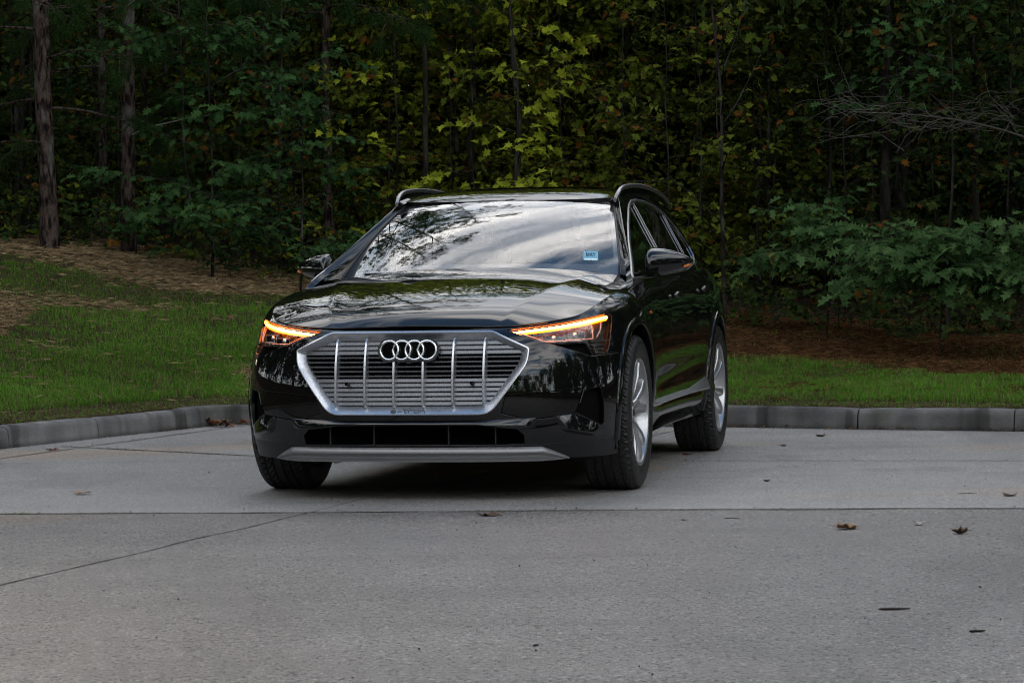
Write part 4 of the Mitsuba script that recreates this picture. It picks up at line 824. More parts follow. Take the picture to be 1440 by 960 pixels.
cp_('grille__lettering', cat_(lt), 'lettering_grey', label='model lettering in rounded strokes on the lower bar')
# ---- headlights
def lamp_side(sg):
    M = lambda m: m if sg > 0 else mm(m)
    lens = cut(SKV, SKF, SKQ, LAMP.buffer(-.0025), SKN)
    lens = rim(*lens, depth=.006); q = lens if sg > 0 else mirror(lens)
    hl = cp_('headlight', q[:2], 'lens_glass', normals=q[2], label='headlight with a glowing amber strip along its upper edge')
    back = cut(SKV, SKF, SKQ, LAMP.buffer(.003), SKN); nb = back[2]
    bk = back[0] + np.array([-.02, .075, -.004]); bk = (bk, back[1], nb); side = rim(back[0] - .004 * nb, back[1], nb, depth=.085)
    nbase = len(back[0]); sd = (side[0], side[1][len(back[1]):], side[2]); w = join(bk, sd); w = w if sg > 0 else mirror(w)
    cp_(hl + '__housing', w[:2], 'satin_plastic')
    # lit strip just inside the lens, within a dimmer added shell imitating bloom
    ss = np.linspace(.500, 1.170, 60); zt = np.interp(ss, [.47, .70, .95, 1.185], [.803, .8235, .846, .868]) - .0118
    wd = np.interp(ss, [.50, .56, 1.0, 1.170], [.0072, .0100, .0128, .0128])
    for nme, kw, dep, em, dz in (('light_guide', 1.0, .016, AMBER_BLOOM, 0), ('light_strip', .52, .0095, AMBER, .001)):
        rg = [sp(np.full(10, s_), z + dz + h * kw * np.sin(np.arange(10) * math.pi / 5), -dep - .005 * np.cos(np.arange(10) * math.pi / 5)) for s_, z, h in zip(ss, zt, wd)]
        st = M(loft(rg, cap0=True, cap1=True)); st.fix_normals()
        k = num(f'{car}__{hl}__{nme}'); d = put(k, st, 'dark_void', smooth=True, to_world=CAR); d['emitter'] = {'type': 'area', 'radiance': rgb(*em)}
        labels[k] = {'label': 'glowing amber turn signal strip with added bloom around it'}
    # bright lower trim line
    tr = poly_sample([(.530, .797), (.665, .750), (.69, .7485), (.95, .757), (.975, .757), (1.005, .820)], 60)
    rg = [sp(np.full(6, a), b + .0035 * np.sin(np.arange(6) * math.pi / 3), -.013 + .0035 * np.cos(np.arange(6) * math.pi / 3)) for a, b in tr]
    cp_(hl + '__trim_line', M(loft(rg, cap0=True, cap1=True)), 'dark_alu', smooth=40)
    # two projector modules and the outer fin block
    for a, b, w_, h_ in ((.735, .779, .095, .030), (.885, .790, .080, .036)):
        c = sp(a, b, -.040); m = bar_box(w_, .03, h_, (0, 0, 0), .006); m.apply_transform(trimesh.transformations.rotation_matrix(math.radians(30), [0, 0, 1])); m.apply_translation(c)
        cp_(hl + '__projector', M(m), 'gloss_trim')
        fr = []
        for dx, dz, sx, sz in ((0, -h_ / 2, w_, .004), (-w_ / 2, 0, .004, h_ * .8), (w_ / 2, 0, .004, h_ * .8)):
            e = bar_box(sx, .034, sz, (dx, -.004, dz), .0015); fr.append(e)
        e = cat_(fr); e.apply_transform(trimesh.transformations.rotation_matrix(math.radians(30), [0, 0, 1])); e.apply_translation(c); cp_(hl + '__projector_frame', M(e), 'dark_alu')
        ln = trimesh.creation.icosphere(2, .012); ln.apply_translation(c + np.array([0, -.016, 0])); cp_(hl + '__projector_lens', M(ln), 'chrome', smooth=True)
    rg = [sp(np.full(6, a), b + .004 * np.sin(np.arange(6) * math.pi / 3), -.016 + .004 * np.cos(np.arange(6) * math.pi / 3)) for a, b in poly_sample([(1.02, .765), (1.075, .80), (1.10, .83)], 12)]
    cp_(hl + '__reflector', M(loft(rg, cap0=True, cap1=True)), 'satin_alu', smooth=40)
    for i in range(4):
        z = .744 - .0185 * i; a0, a1 = .945 + .004 * i, 1.085 - .018 * i
        rg = [sp(np.full(4, s_), [z + .0055, z + .0055, z - .0045, z - .0055], [-.02, -.006, -.006, -.02]) for s_ in np.linspace(a0, a1, 10)]
        cp_(hl + '__fin', M(loft(rg, closed=True, cap0=True, cap1=True, flip=True)), 'satin_plastic', smooth=30)
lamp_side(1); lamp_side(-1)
# ---- bonnet
E0 = SK[:, -1]
hp = [(float(p[0]), float(p[1])) for p in E0[(SARC < 2.10)]]
cowl = lambda x: .50 + .24 * (np.abs(x) / .74) ** 2.2
hood_poly = Polygon(hp[::3] + [(hp[-1][0], float(hp[-1][1]))] + [(x, float(cowl(x))) for x in np.linspace(.80, 0, 24)] + [(-.0, hp[0][1])])
from scipy.ndimage import gaussian_filter
xs = np.linspace(-.96, .96, 241); ys = np.linspace(-.94, .86, 226)
X, Y = np.meshgrid(xs, ys, indexing='ij'); _fd = _fold(X.ravel(), Y.ravel()).reshape(X.shape)
HV = np.c_[X.ravel(), Y.ravel(), (gaussian_filter(hood_z(X, Y) - _fd, 4.5, mode='nearest') + _fd).ravel()]; HF = grid_faces(len(xs), len(ys)); HN = vnormals(HV, HF)
hfull = Polygon(list(hood_poly.exterior.coords)).union(Polygon([(-a, b) for a, b in hood_poly.exterior.coords])).buffer(.001).buffer(-.0045)
hm = rim(*cut(HV, HF, HV[:, :2], hfull, HN), depth=.02, r=.004)
cp_('bonnet', hm[:2], 'paint_black', normals=hm[2], label='glossy black bonnet with a crease on each side')
# ---- windscreen
def ws(s, t):
    x = s * (.742 * (1 - t) + .580 * t); y0 = .475 + .20 * np.abs(s) ** 2.3; y1 = 1.32 + .085 * s ** 2; z0 = 1.098 - .016 * np.abs(s) ** 2.; z1 = 1.485 - .012 * s ** 2
    b = 4 * t * (1 - t)
    return np.stack([x, y0 * (1 - t) + y1 * t - .012 * b, z0 * (1 - t) + z1 * t + .024 * b], -1)
s_, t_ = np.meshgrid(np.linspace(-1, 1, 61), np.linspace(-.06, 1, 41), indexing='ij'); WV = ws(s_, t_).reshape(-1, 3); WF = grid_faces(61, 41); WN = vnormals(WV, WF); WQ = np.c_[s_.ravel(), t_.ravel()]
wsp = sbox(-.995, -.05, .995, .99)
wm = cut(WV, WF, WQ, wsp, WN)
cp_('windscreen', wm[:2], 'windscreen_glass', normals=wm[2], label='raked windscreen mirroring bright clouds')
view = Polygon([(-.93, .12), (-.90, .065), (.90, .065), (.955, .10), (.965, .17), (.955, .78), (.93, .83), (.60, .862), (.20, .872), (.12, .82), (.08, .80), (-.08, .80), (-.12, .82), (-.20, .872), (-.60, .862), (-.93, .83), (-.955, .78), (-.965, .17)])
fm = cut(WV, WF, WQ, wsp.difference(view), WN); fm = (fm[0] - .005 * fm[2], fm[1], fm[2]); cp_('windscreen__ceramic_border', fm[:2], 'frit_black', normals=fm[2])
def on_ws(s, t, off): 
    p = ws(np.array(s), np.array(t)); e = 1e-3; n = np.cross(ws(np.array(s + e), np.array(t)) - p, ws(np.array(s), np.array(t + e)) - p); n /= np.linalg.norm(n); return p + off * n
def ws_patch(q, off, part, bsdf, label=None):
    v, f = tri_poly(q); V = np.array([on_ws(a, b, off) for a, b in v]); cp_(part, trimesh.Trimesh(V, f, process=False), bsdf, label=label)
ws_patch(sbox(.755, .095, .855, .205), .003, 'windscreen__sticker', 'sticker_blue', label='small pale blue sticker low in the windscreen corner')
ws_patch(sbox(.762, .100, .848, .118), .0042, 'windscreen__sticker__white_bar' if False else 'windscreen__sticker_band', 'sticker_white')
tm = meshkit.text_mesh('MAY', 1.0, .01, bold=True); b0, b1 = tm.bounds; v = (tm.vertices - b0) / (b1 - b0); tm.vertices = np.array([on_ws(.772 + .066 * a, .140 + .048 * b, .0042) for a, b, c in v]); cp_('windscreen__sticker_text', tm, 'sticker_ink')
ws_patch(Polygon([(-.05, .885), (.05, .885), (.03, .955), (-.01, .962)]), -.0035, 'windscreen__sensor_window', 'grey_alu')
for sx, x0, x1, y0 in ((1, .62, .05, 0), (1, -.05, -.60, .01)):
    pts = [on_ws(np.interp(k, [0, 1], [x0 / .74, x1 / .74]), -.050 + .022 * k, .010) for k in np.linspace(0, 1, 12)]
    cp_('wiper', tube(pts, .006, 6), 'satin_plastic', smooth=True)
cw = [np.array([[x, cowl(x) - .015, 1.083 - .02 * (x / .74) ** 2], [x, cowl(x) + .07, 1.075 - .02 * (x / .74) ** 2]]) for x in np.linspace(-.80, .80, 40)]
cp_('cowl', loft(cw, closed=False), 'satin_plastic')
# ---- side frames with their windows: x as a function of (y, z)
def side_x(y, z):
    t = np.interp(z, [.95, 1.04, 1.10, 1.20, 1.30, 1.40, 1.48, 1.54], [.885, .853, .822, .765, .708, .652, .607, .570])
    return t + .010 * np.exp(-((y - 1.9) / .9) ** 2) - .05 * np.clip((y - 2.3) / 1.2, 0, 2) ** 2
ya, za_ = np.meshgrid(np.linspace(.25, 3.75, 141), np.linspace(.98, 1.60, 63), indexing='ij')
def smz(z): return z
GV = np.c_[side_x(ya.ravel(), za_.ravel()), ya.ravel(), za_.ravel()]
from scipy.ndimage import gaussian_filter
_gx = gaussian_filter(GV[:, 0].reshape(141, 63), (3, 3), mode='nearest'); GV[:, 0] = _gx.ravel()
GF = grid_faces(141, 63); GN = vnormals(GV, GF)
if GN[:, 0].mean() < 0: GF = GF[:, ::-1]; GN = -GN
GQ = np.c_[ya.ravel(), za_.ravel()]
def gpt(y, z, off=0):
    i = np.clip((np.asarray(y, float) - .25) / 3.5 * 140, 0, 139.999); j = np.clip((np.asarray(z, float) - .98) / .62 * 62, 0, 61.999); a, b = i.astype(int), j.astype(int); fi, fj = i - a, j - b
    g = lambda A: A[a, b] * (1 - fi)[..., None] * (1 - fj)[..., None] + A[a + 1, b] * fi[..., None] * (1 - fj)[..., None] + A[a, b + 1] * (1 - fi)[..., None] * fj[..., None] + A[a + 1, b + 1] * fi[..., None] * fj[..., None]
    P, N = g(GV.reshape(141, 63, 3)), g(GN.reshape(141, 63, 3))
    return P + np.asarray(off)[..., None] * N / np.linalg.norm(N, axis=-1, keepdims=True)
roof_edge = [(1.30, 1.484), (1.45, 1.508), (1.7, 1.527), (2.1, 1.540), (2.5, 1.532), (2.9, 1.510), (3.25, 1.480), (3.42, 1.455)]
dlo = [(.415, 1.045), (.62, 1.118), (.90, 1.225), (1.20, 1.325), (1.45, 1.400), (1.60, 1.440), (1.75, 1.466), (1.95, 1.480), (2.25, 1.480), (2.55, 1.463), (2.85, 1.428), (3.10, 1.378), (3.28, 1.31), (3.36, 1.235), (3.30, 1.185), (3.0, 1.135), (2.4, 1.095), (1.6, 1.068), (.9, 1.052)]
DLO = Polygon(dlo).buffer(.02).buffer(-.02)
frame = Polygon([(.30, 1.0), (.40, 1.048), (.62, 1.142), (.90, 1.265), (1.15, 1.376), (1.32, 1.450)] + roof_edge + [(3.62, 1.33), (3.72, 1.12), (3.7, 1.0)])
fr = rim(*cut(GV, GF, GQ, frame.difference(DLO), GN), depth=.03)
for q in (fr, mirror(fr)): cp_('side_frame', q[:2], 'paint_black', normals=q[2])
pil = [Polygon([(1.60, 1.05), (1.665, 1.05), (1.80, 1.50), (1.735, 1.50)]), Polygon([(2.60, 1.05), (2.66, 1.05), (2.86, 1.50), (2.80, 1.50)])]
pn = DLO.buffer(.003)
gl = [(pn.intersection(Polygon([(.2, 1), (1.60, 1), (1.60, 1.05), (1.735, 1.5), (.2, 1.55)])), 'front_door_window'), (pn.intersection(Polygon([(1.665, 1.), (2.60, 1.), (2.60, 1.05), (2.80, 1.5), (1.80, 1.5), (1.665, 1.05)])), 'rear_door_window'), (pn.intersection(Polygon([(2.66, 1), (3.6, 1), (3.6, 1.5), (2.86, 1.5), (2.66, 1.05)])), 'quarter_window')]
for q, nme in gl:
    m = cut(GV, GF, GQ, q, GN); m = (m[0] - .006 * m[2], m[1], m[2])
    for k in (m, mirror(m)): cp_(nme, k[:2], 'tinted_glass', normals=k[2])
for q in pil:
    m = rim(*cut(GV, GF, GQ, q.intersection(DLO.buffer(.004)), GN), depth=.01); m = (m[0] - .002 * m[2], m[1], m[2])
    for k in (m, mirror(m)): cp_('pillar_cover', k[:2], 'gloss_trim', normals=k[2])
    for dx in (-.012, .0, .0): pass
    for off in (-.014, .072):
        a = np.array(q.exterior.coords)[0]; b = np.array(q.exterior.coords)[3]
        pts = np.array([a * (1 - t) + b * t + np.array([off, 0]) for t in np.linspace(.03, .97, 20)]); pts = pts[[DLO.contains(Point(p)) for p in pts]]
        l = gpt(pts[:, 0], pts[:, 1], np.full(len(pts), .001)); tb = tube(l, .0028, 6)
        for k in (tb, mm(tb)): cp_('window_divider', k, 'dark_alu', smooth=True)
# bright strip round the side windows
lp = np.array(DLO.buffer(.006).exterior.segmentize(.05).coords)[:-1]
w_of = np.interp(lp[:, 0], [.4, .8, 1.5, 2.2, 3.4], [.013, .012, .010, .008, .007]) * np.where(lp[:, 1] < np.interp(lp[:, 0], [.4, 3.4], [1.06, 1.2]), .55, 1.0)
nn = np.roll(lp, -1, 0) - np.roll(lp, 1, 0); nn /= np.linalg.norm(nn, axis=1, keepdims=True); nn = np.c_[nn[:, 1], -nn[:, 0]]
if not DLO.buffer(.02).contains(Point(lp[5] - nn[5] * .01)): nn = -nn
rg = [gpt(lp[:, 0] + nn[:, 0] * w_of * k, lp[:, 1] + nn[:, 1] * w_of * k, np.full(len(lp), o)) for k, o in ((-1, -.004), (-1, .003), (-.5, .007), (.5, .007), (1, .003), (1, -.004))]
ch = loft(rg)
for k in (ch, mm(ch)): cp_('window_trim', k, 'dark_alu', smooth=35, label='satin aluminium strip round the side windows')
# windscreen pillars: from the glass edge to the side frame
fe = np.array([(.33, 1.014), (.40, 1.048), (.62, 1.142), (.90, 1.265), (1.15, 1.376), (1.32, 1.450), (1.40, 1.492)])
tt = np.linspace(0, 1, 24); fy = np.interp(tt, np.linspace(0, 1, 7), fe[:, 0]); fz = np.interp(tt, np.linspace(0, 1, 7), fe[:, 1])
B = gpt(fy, fz, np.full(24, -.001)); Wt = np.linspace(-.05, .99, 24); A = np.array([on_ws(.998, t, .001) for t in Wt]); rg = []
nb = np.array([.62, -.55, .55]); nb /= np.linalg.norm(nb)
for k, bul in ((0, 0), (.12, .010), (.3, .016), (.5, .020), (.7, .018), (.88, .010), (1, 0)): rg.append(A * (1 - k) + B * k + bul * nb)
rg = [A + np.array([-.004, .01, -.012])] + rg
ap = loft(rg, closed=False, flip=True)
for k in (ap, mm(ap)): cp_('windscreen_pillar', k, 'paint_black', smooth=50)
mould = tube(A + .004 * nb, .0055, 6)
for k in (mould, mm(mould)): cp_('windscreen_moulding', k, 'satin_plastic', smooth=True)
# ---- roof
def roof_z(x, y):
    zc = np.interp(y, [1.20, 1.29, 1.36, 1.46, 1.60, 1.80, 2.1, 2.4, 2.7, 3.0, 3.35, 3.6], [1.442, 1.478, 1.504, 1.529, 1.550, 1.565, 1.577, 1.578, 1.570, 1.553, 1.525, 1.500]); return zc
_ry = np.linspace(1.29, 3.52, 80); _rs = np.linspace(-1, 1, 61); _zc = gaussian_filter(roof_z(0, np.linspace(1.12, 3.69, 92)), 1.6, mode='nearest')[6:-6]
_re = gaussian_filter(np.interp(_ry, [p[0] for p in roof_edge], [p[1] for p in roof_edge]), 3, mode='nearest')
RV = np.zeros((61, 80, 3))
for j, y in enumerate(_ry):
    xe = gpt(np.array(y), np.array(_re[j]))[0] + .004; zz = _zc[j] - (_zc[j] - _re[j]) * (.35 * np.abs(_rs) ** 2 + .65 * np.abs(_rs) ** 7)
    RV[:, j] = np.c_[xe * _rs, np.full(61, y) + .085 * _rs ** 2 * np.clip(1 - (y - 1.29) / .5, 0, 1), zz]
RF = grid_faces(61, 80); RN = vnormals(RV.reshape(-1, 3), RF); rm = rim(RV.reshape(-1, 3), RF, RN, depth=.02)
cp_('roof', rm[:2], 'paint_black', normals=rm[2])
pg = [np.array([RV[i, j] + np.array([0, 0, .004]) for i in range(8, 53)]) for j in range(16, 70)]; pgm = loft(pg, closed=False); cp_('roof__glass_panel', pgm, 'gloss_trim', smooth=True)
sp_ = [np.array([[x, 3.30, 1.553 - .05 * (x / .55) ** 4], [x, 3.5, 1.548 - .05 * (x / .55) ** 4], [x, 3.66, 1.535 - .05 * (x / .55) ** 4], [x, 3.66, 1.515 - .05 * (x / .55) ** 4], [x, 3.3, 1.50 - .05 * (x / .55) ** 4]]) for x in np.linspace(-.55, .55, 31)]
cp_('roof_spoiler', loft(sp_, closed=True, cap0=True, cap1=True), 'paint_black', smooth=40)
rw = [np.array([[x * (1 - k) + x * 1.25 * k, 3.50 + .42 * k - .10 * (x / .55) ** 2, 1.50 - .40 * k] for k in np.linspace(0, 1, 8)]) for x in np.linspace(-.55, .55, 21)]
cp_('rear_window', loft(rw, closed=False, flip=True), 'gloss_trim', smooth=True)
# roof rails
rp = np.array([(.612, 1.270, 1.478), (.618, 1.310, 1.505), (.620, 1.37, 1.535), (.622, 1.46, 1.552), (.624, 1.62, 1.566), (.626, 1.9, 1.580), (.626, 2.4, 1.580), (.62, 2.9, 1.553), (.61, 3.2, 1.52), (.605, 3.32, 1.49)])
_c = bs_eval(rp, np.linspace(0, 1, 60)); rg = []
for i, p in enumerate(_c):
    e = min(1, .35 + i / 6, .35 + (59 - i) / 6); w, h = .013 * (.6 + .4 * e), .0125
    a = np.arange(10) * math.pi / 5; rg.append(np.c_[p[0] + w * np.cos(a), np.full(10, p[1]) , p[2] + h * np.sin(a) - .009])
web = loft([np.c_[_c[:, 0], _c[:, 1], _c[:, 2]], np.c_[_c[:, 0] - .004, _c[:, 1], np.interp(_c[:, 1], _ry, _re) - .01]], closed=False)
rl = loft(rg, cap0=True, cap1=True)
for k in (rl, mm(rl)): cp_('roof_rail', k, 'dark_alu', smooth=50, label='raised aluminium roof rail')
for k in (web, mm(web)): cp_('roof_rail_foot', k, 'paint_black', smooth=True)
# ---- door mirrors
def mirror_shell(z_lo, z_hi, y_scale=1.0, n=22, m=24):
    rings = []
    for t in np.linspace(0, 1, n):
        x = .856 + .231 * t; w = (1 - t ** 2.2) ** .62 if t < 1 else 0; w = max(w, .03); q = min(t / .16, 1); w *= .62 + .38 * (1 - (1 - q) ** 2) ** .5
        yb = .865 + .075 * t; dep = .165 * (1 - .35 * t) * w * y_scale + .01
        zc = 1.108 + .016 * t
        up = z_hi * (1 - .15 * t) * w; lo = z_lo * (1 - .1 * t) * w
        a = np.linspace(-math.pi / 2, math.pi / 2, m)
        yy = yb - dep * np.cos(a) ** .75; zz = zc + np.where(np.sin(a) > 0, up * np.abs(np.sin(a)) ** .9, 0 * a) - np.where(np.sin(a) < 0, lo * np.abs(np.sin(a)) ** .9, 0 * a)
        rings.append(np.c_[np.full(m, x), yy, zz])
    return rings
def mir(sg):
    M = lambda k: k if sg > 0 else mm(k)
    cap = loft(mirror_shell(0.0, .094), closed=True, cap0=True, flip=False); base = cp_('door_mirror', M(cap), 'paint_black', smooth=40, label='wedge shaped door mirror')
    mid = loft(mirror_shell(.014, .004, .93), closed=True, cap0=True); cp_(base + '__gap_band', M(mid), 'dark_void', smooth=40)
    low = mirror_shell(.066, -.016, .96); low = [r - np.array([.0, 0, .0]) for r in low]; cp_(base + '__lower_housing', M(loft(low, closed=True, cap0=True)), 'paint_black', smooth=40)
    stalk = loft([np.array([[x, .80 - .06 * k, z + .016], [x, .70 + .02 * k, z + .004], [x, .70 + .02 * k, z - .008], [x, .80, z - .022], [x, .87, z - .012], [x, .87, z + .014]]) for k, x, z in ((0, .80, 1.052), (.5, .86, 1.066), (1, .93, 1.078))], cap0=True, cap1=True); cp_(base + '__stalk', M(stalk), 'gloss_trim', smooth=40)
    am = tube([(1.045, .855, 1.098), (1.066, .878, 1.104), (1.078, .905, 1.108)], [.006, .008, .004], 8); cp_(base + '__indicator', M(am), 'amber_plastic', smooth=True)
    gl_ = loft([np.array([[.88, .876, 1.065], [.88, .876, 1.175]]), np.array([[.99, .915, 1.07], [.99, .915, 1.165]]), np.array([[1.06, .94, 1.10], [1.06, .94, 1.135]])], closed=False); cp_(base + '__mirror_glass', M(gl_), 'mirror_silver')
mir(1); mir(-1)
# ---- door handles, side repeaters, sill trim
for sg in (1, -1):
    M = lambda k: k if sg > 0 else mm(k)
    for s0, z0 in ((S_OF_Y(1.44), .952), (S_OF_Y(2.44), .978)):
        ss = np.linspace(-.11, .11, 16); rg = []
        for d in ss:
            e = (1 - (abs(d) / .115) ** 4) ** .5; a = np.arange(10) * math.pi / 5
            rg.append(sp(np.full(10, s0 + d), z0 + .012 * d / .11 + .015 * e * np.sin(a), .022 * e + .014 * e * np.cos(a)))
        h = cp_('door_handle', M(loft(rg, cap0=True, cap1=True)), 'paint_black', smooth=50)
        rc = [sp(s0 + .055 * np.cos(np.linspace(0, 2 * math.pi, 24, endpoint=False)) * k - .01, z0 - .004 + .032 * np.sin(np.linspace(0, 2 * math.pi, 24, endpoint=False)) * k, .0015) for k in (.02, 1)]
    rg = [sp(np.full(6, s_), .866 + h * np.sin(np.arange(6) * math.pi / 3), .003 + .003 * np.cos(np.arange(6) * math.pi / 3)) for s_, h in ((1.905, .004), (1.92, .0085), (1.955, .008), (1.975, .003))]
    cp_('side_repeater', M(loft(rg, cap0=True, cap1=True)), 'amber_plastic', smooth=True)
    ss = np.linspace(2.12, 4.02, 40)
    def tp(s_):
        u = (s_ - 2.12) / 1.9; z = .385 + .012 * u; h = .024 + .045 * np.clip((u - .72) / .28, 0, 1) ** 1.3; e = min(1, u / .05 + .1)
        return sp(np.full(6, s_), [z + h + .02 * (u > 2), z + h, z + h * .55, z + .004, z - .004, z - .012], [-.004, .006 * e, .020 * e, .030 * e, .026 * e, -.01])
    cp_('sill_trim', M(loft([tp(s_) for s_ in ss], closed=False, cap0=False, flip=True)), 'satin_alu', smooth=30, label='aluminium strip low on the doors')
    pk = trimesh.creation.cylinder(.009, .006, sections=20); pk.apply_transform(trimesh.transformations.rotation_matrix(math.pi / 2, [0, 1, 0])); pk.apply_translation(sp(1.035, .475, .001)); cp_('parking_sensor', M(pk), 'satin_plastic', smooth=40)
    # seams scribed as thin dark lines are the real gaps between the panels above
# ---- cabin
cb = [bar_box(1.36, .62, .10, (0, .86, .985), .04), bar_box(1.5, .3, .2, (0, .60, .95), .04)]
cp_('dashboard', cat_(cb), 'cabin_dark', smooth=30)
for x in (-.37, .37):
    b = bar_box(.50, .16, .66, (0, 0, .33), .06); b.apply_transform(trimesh.transformations.rotation_matrix(-.28, [1, 0, 0])); b.apply_translation((x, 1.78, .62))
    h = bar_box(.26, .11, .19, (0, 0, 0), .045); h.apply_translation((x, 2.02, 1.345)); c = bar_box(.5, .5, .14, (x, 1.55, .60), .05)
    k = cp_('seat', cat_([b, c]), 'seat_dark', smooth=30); cp_(k + '__headrest', h, 'seat_dark', smooth=30)
rs = bar_box(1.25, .18, .62, (0, 2.85, .90), .06); cp_('rear_bench', rs, 'seat_dark', smooth=30)
sw = trimesh.creation.torus(.18, .017, major_sections=40, minor_sections=10); sw.apply_transform(trimesh.transformations.rotation_matrix(math.radians(66), [1, 0, 0])); sw.apply_translation((.37, 1.20, 1.02)); cp_('steering_wheel', sw, 'cabin_dark', smooth=True)
mr = bar_box(.24, .04, .07, (0, 1.30, 1.405), .02); cp_('rear_view_mirror', mr, 'cabin_dark', smooth=30)
# ---- wheels
def tyre_mesh():
    R, hw = .3815, .1275
    prof = [(.262, -.108), (.272, -.116), (.300, -.1265), (.335, -.1275), (.352, -.124), (.366, -.117), (.3745, -.108), (.3775, -.098)]
    tread = [(.381, a) for a in np.linspace(-.092, .092, 37)]
    full = prof + tread + [(r, -a) for r, a in prof[::-1]]
    n = 300; th = np.arange(n) * 2 * math.pi / n; rings = []
    for r, a in full:
        rr = np.full(n, r)
        if r > .37:
            g = min(abs(abs(a) - .022), abs(abs(a) - .062)) < .0045
            lat = ((th * 60 / math.pi + (abs(a) * 90)) % 2 < .42) & (abs(a) > .03)
            side = ((th * 60 / math.pi + abs(a) * 60) % 2 < .55) & (abs(a) > .085)
            rr = rr - np.where(g, .0075, 0) - np.where((lat | side) & (not g), .0065, 0)
        if .30 < r < .345: rr = rr + 0
        rings.append(np.c_[np.full(n, a), rr * np.cos(th), rr * np.sin(th)])
    return loft(rings, flip=False)
def rim_barrel():
    pr = [(.268, .112), (.2655, .119), (.2585, .1205), (.2515, .116), (.2470, .098), (.232, .06), (.225, -.02), (.235, -.10), (.262, -.112)]
    n = 120; th = np.arange(n) * 2 * math.pi / n
    return loft([np.c_[np.full(n, a), r * np.cos(th), r * np.sin(th)] for r, a in pr])
def spoke(k, half_):
    """One arm of a spoke pair: a raised, twisted blade that widens from the hub into the rim."""
    rs = np.linspace(.052, .250, 22); rg = []
    for r in rs:
        u = (r - .052) / .198
        c = half_ * np.interp(u, [0, .25, .6, 1], [.013, .022, .043, .070]); w = np.interp(u, [0, .3, .7, 1], [.014, .0165, .021, .031])
        f = np.interp(u, [0, .2, .6, .9, 1], [.072, .090, .1085, .1120, .108])
        q = [(-w, f - .050), (-w * .96, f - .010), (-w * .72, f - .001), (-w * .1, f), (w * .6, f - .004), (w * .95, f - .012), (w, f - .050)]
        if half_ < 0: q = [(-a, b) for a, b in q[::-1]]
        rg.append(np.array([[b, r, c + a] for a, b in q]))
    m = loft(rg, closed=False, flip=True); a = k * 2 * math.pi / 5 + .31; m.apply_transform(trimesh.transformations.rotation_matrix(a, [1, 0, 0])); return m
def web_(k):
    rs = np.linspace(.05, .175, 12); rg = []
    for r in rs:
        u = (r - .052) / .198; c = np.interp(u, [0, .25, .6, 1], [.013, .022, .043, .07]); f = np.interp(u, [0, .2, .6, .9], [.072, .090, .1085, .112]) - .022
        rg.append(np.array([[f, r, -c], [f - .004, r, 0], [f, r, c]]))
    m = loft(rg, closed=False, flip=True); m.apply_transform(trimesh.transformations.rotation_matrix(k * 2 * math.pi / 5 + .31, [1, 0, 0])); return m
TY, BA = tyre_mesh(), rim_barrel()
hub = trimesh.creation.revolve(np.array([(0, .086), (.026, .086), (.0295, .083), (.031, .076), (.055, .072), (.066, .060), (.066, .02)]), sections=48); hub.apply_transform(trimesh.transformations.rotation_matrix(math.pi / 2, [0, 1, 0]))
capd = trimesh.creation.revolve(np.array([(0, .0885), (.022, .0885), (.024, .086)]), sections=40); capd.apply_transform(trimesh.transformations.rotation_matrix(math.pi / 2, [0, 1, 0]))
disc = trimesh.creation.revolve(np.array([(.075, .03), (.185, .03), (.187, .015), (.185, 0), (.075, 0)]), sections=64); disc.apply_transform(trimesh.transformations.rotation_matrix(math.pi / 2, [0, 1, 0]))
cal = bar_box(.07, .085, .20, (.02, .165, .0), .02)
for wname, ya, ph in (('front_wheel', 0.0, .0), ('rear_wheel', 2.928, .55)):
    for sg in (1, -1):
        base = num(f'{car}__{wname}')[len(car) + 2:]
        W = CAR.translate([sg * .828, ya, .3805]) 
        if sg < 0: W = W.rotate([0, 0, 1], 180)
        W = W.rotate([1, 0, 0], math.degrees(ph))
        def wp(part, mesh, bsdf, **k): put(num(f'{car}__{base}__{part}'), mesh, bsdf, to_world=W, **k)
        wp('tyre', TY, 'rubber', smooth=30); wp('rim', BA, 'wheel_silver', smooth=35)
        for k in range(5):
            wp('spoke', cat_([spoke(k, 1), spoke(k, -1), web_(k)]), 'wheel_silver', smooth=35)
            b = trimesh.creation.cylinder(.0105, .02, sections=12); b.apply_transform(trimesh.transformations.rotation_matrix(math.pi / 2, [0, 1, 0])); an = k * 2 * math.pi / 5 + .31 + math.pi / 5; b.apply_translation((.068, .047 * math.cos(an), .047 * math.sin(an))); wp('bolt', b, 'brake_steel', smooth=30)
        wp('hub', hub, 'wheel_silver', smooth=30); wp('hub_cap', capd, 'gloss_trim', smooth=30)
        wp('brake_disc', disc, 'brake_steel', smooth=30); wp('brake_caliper', cal, 'satin_plastic', smooth=30)
        labels.setdefault(f'{car}__{base}', {'label': ''}) if False else None
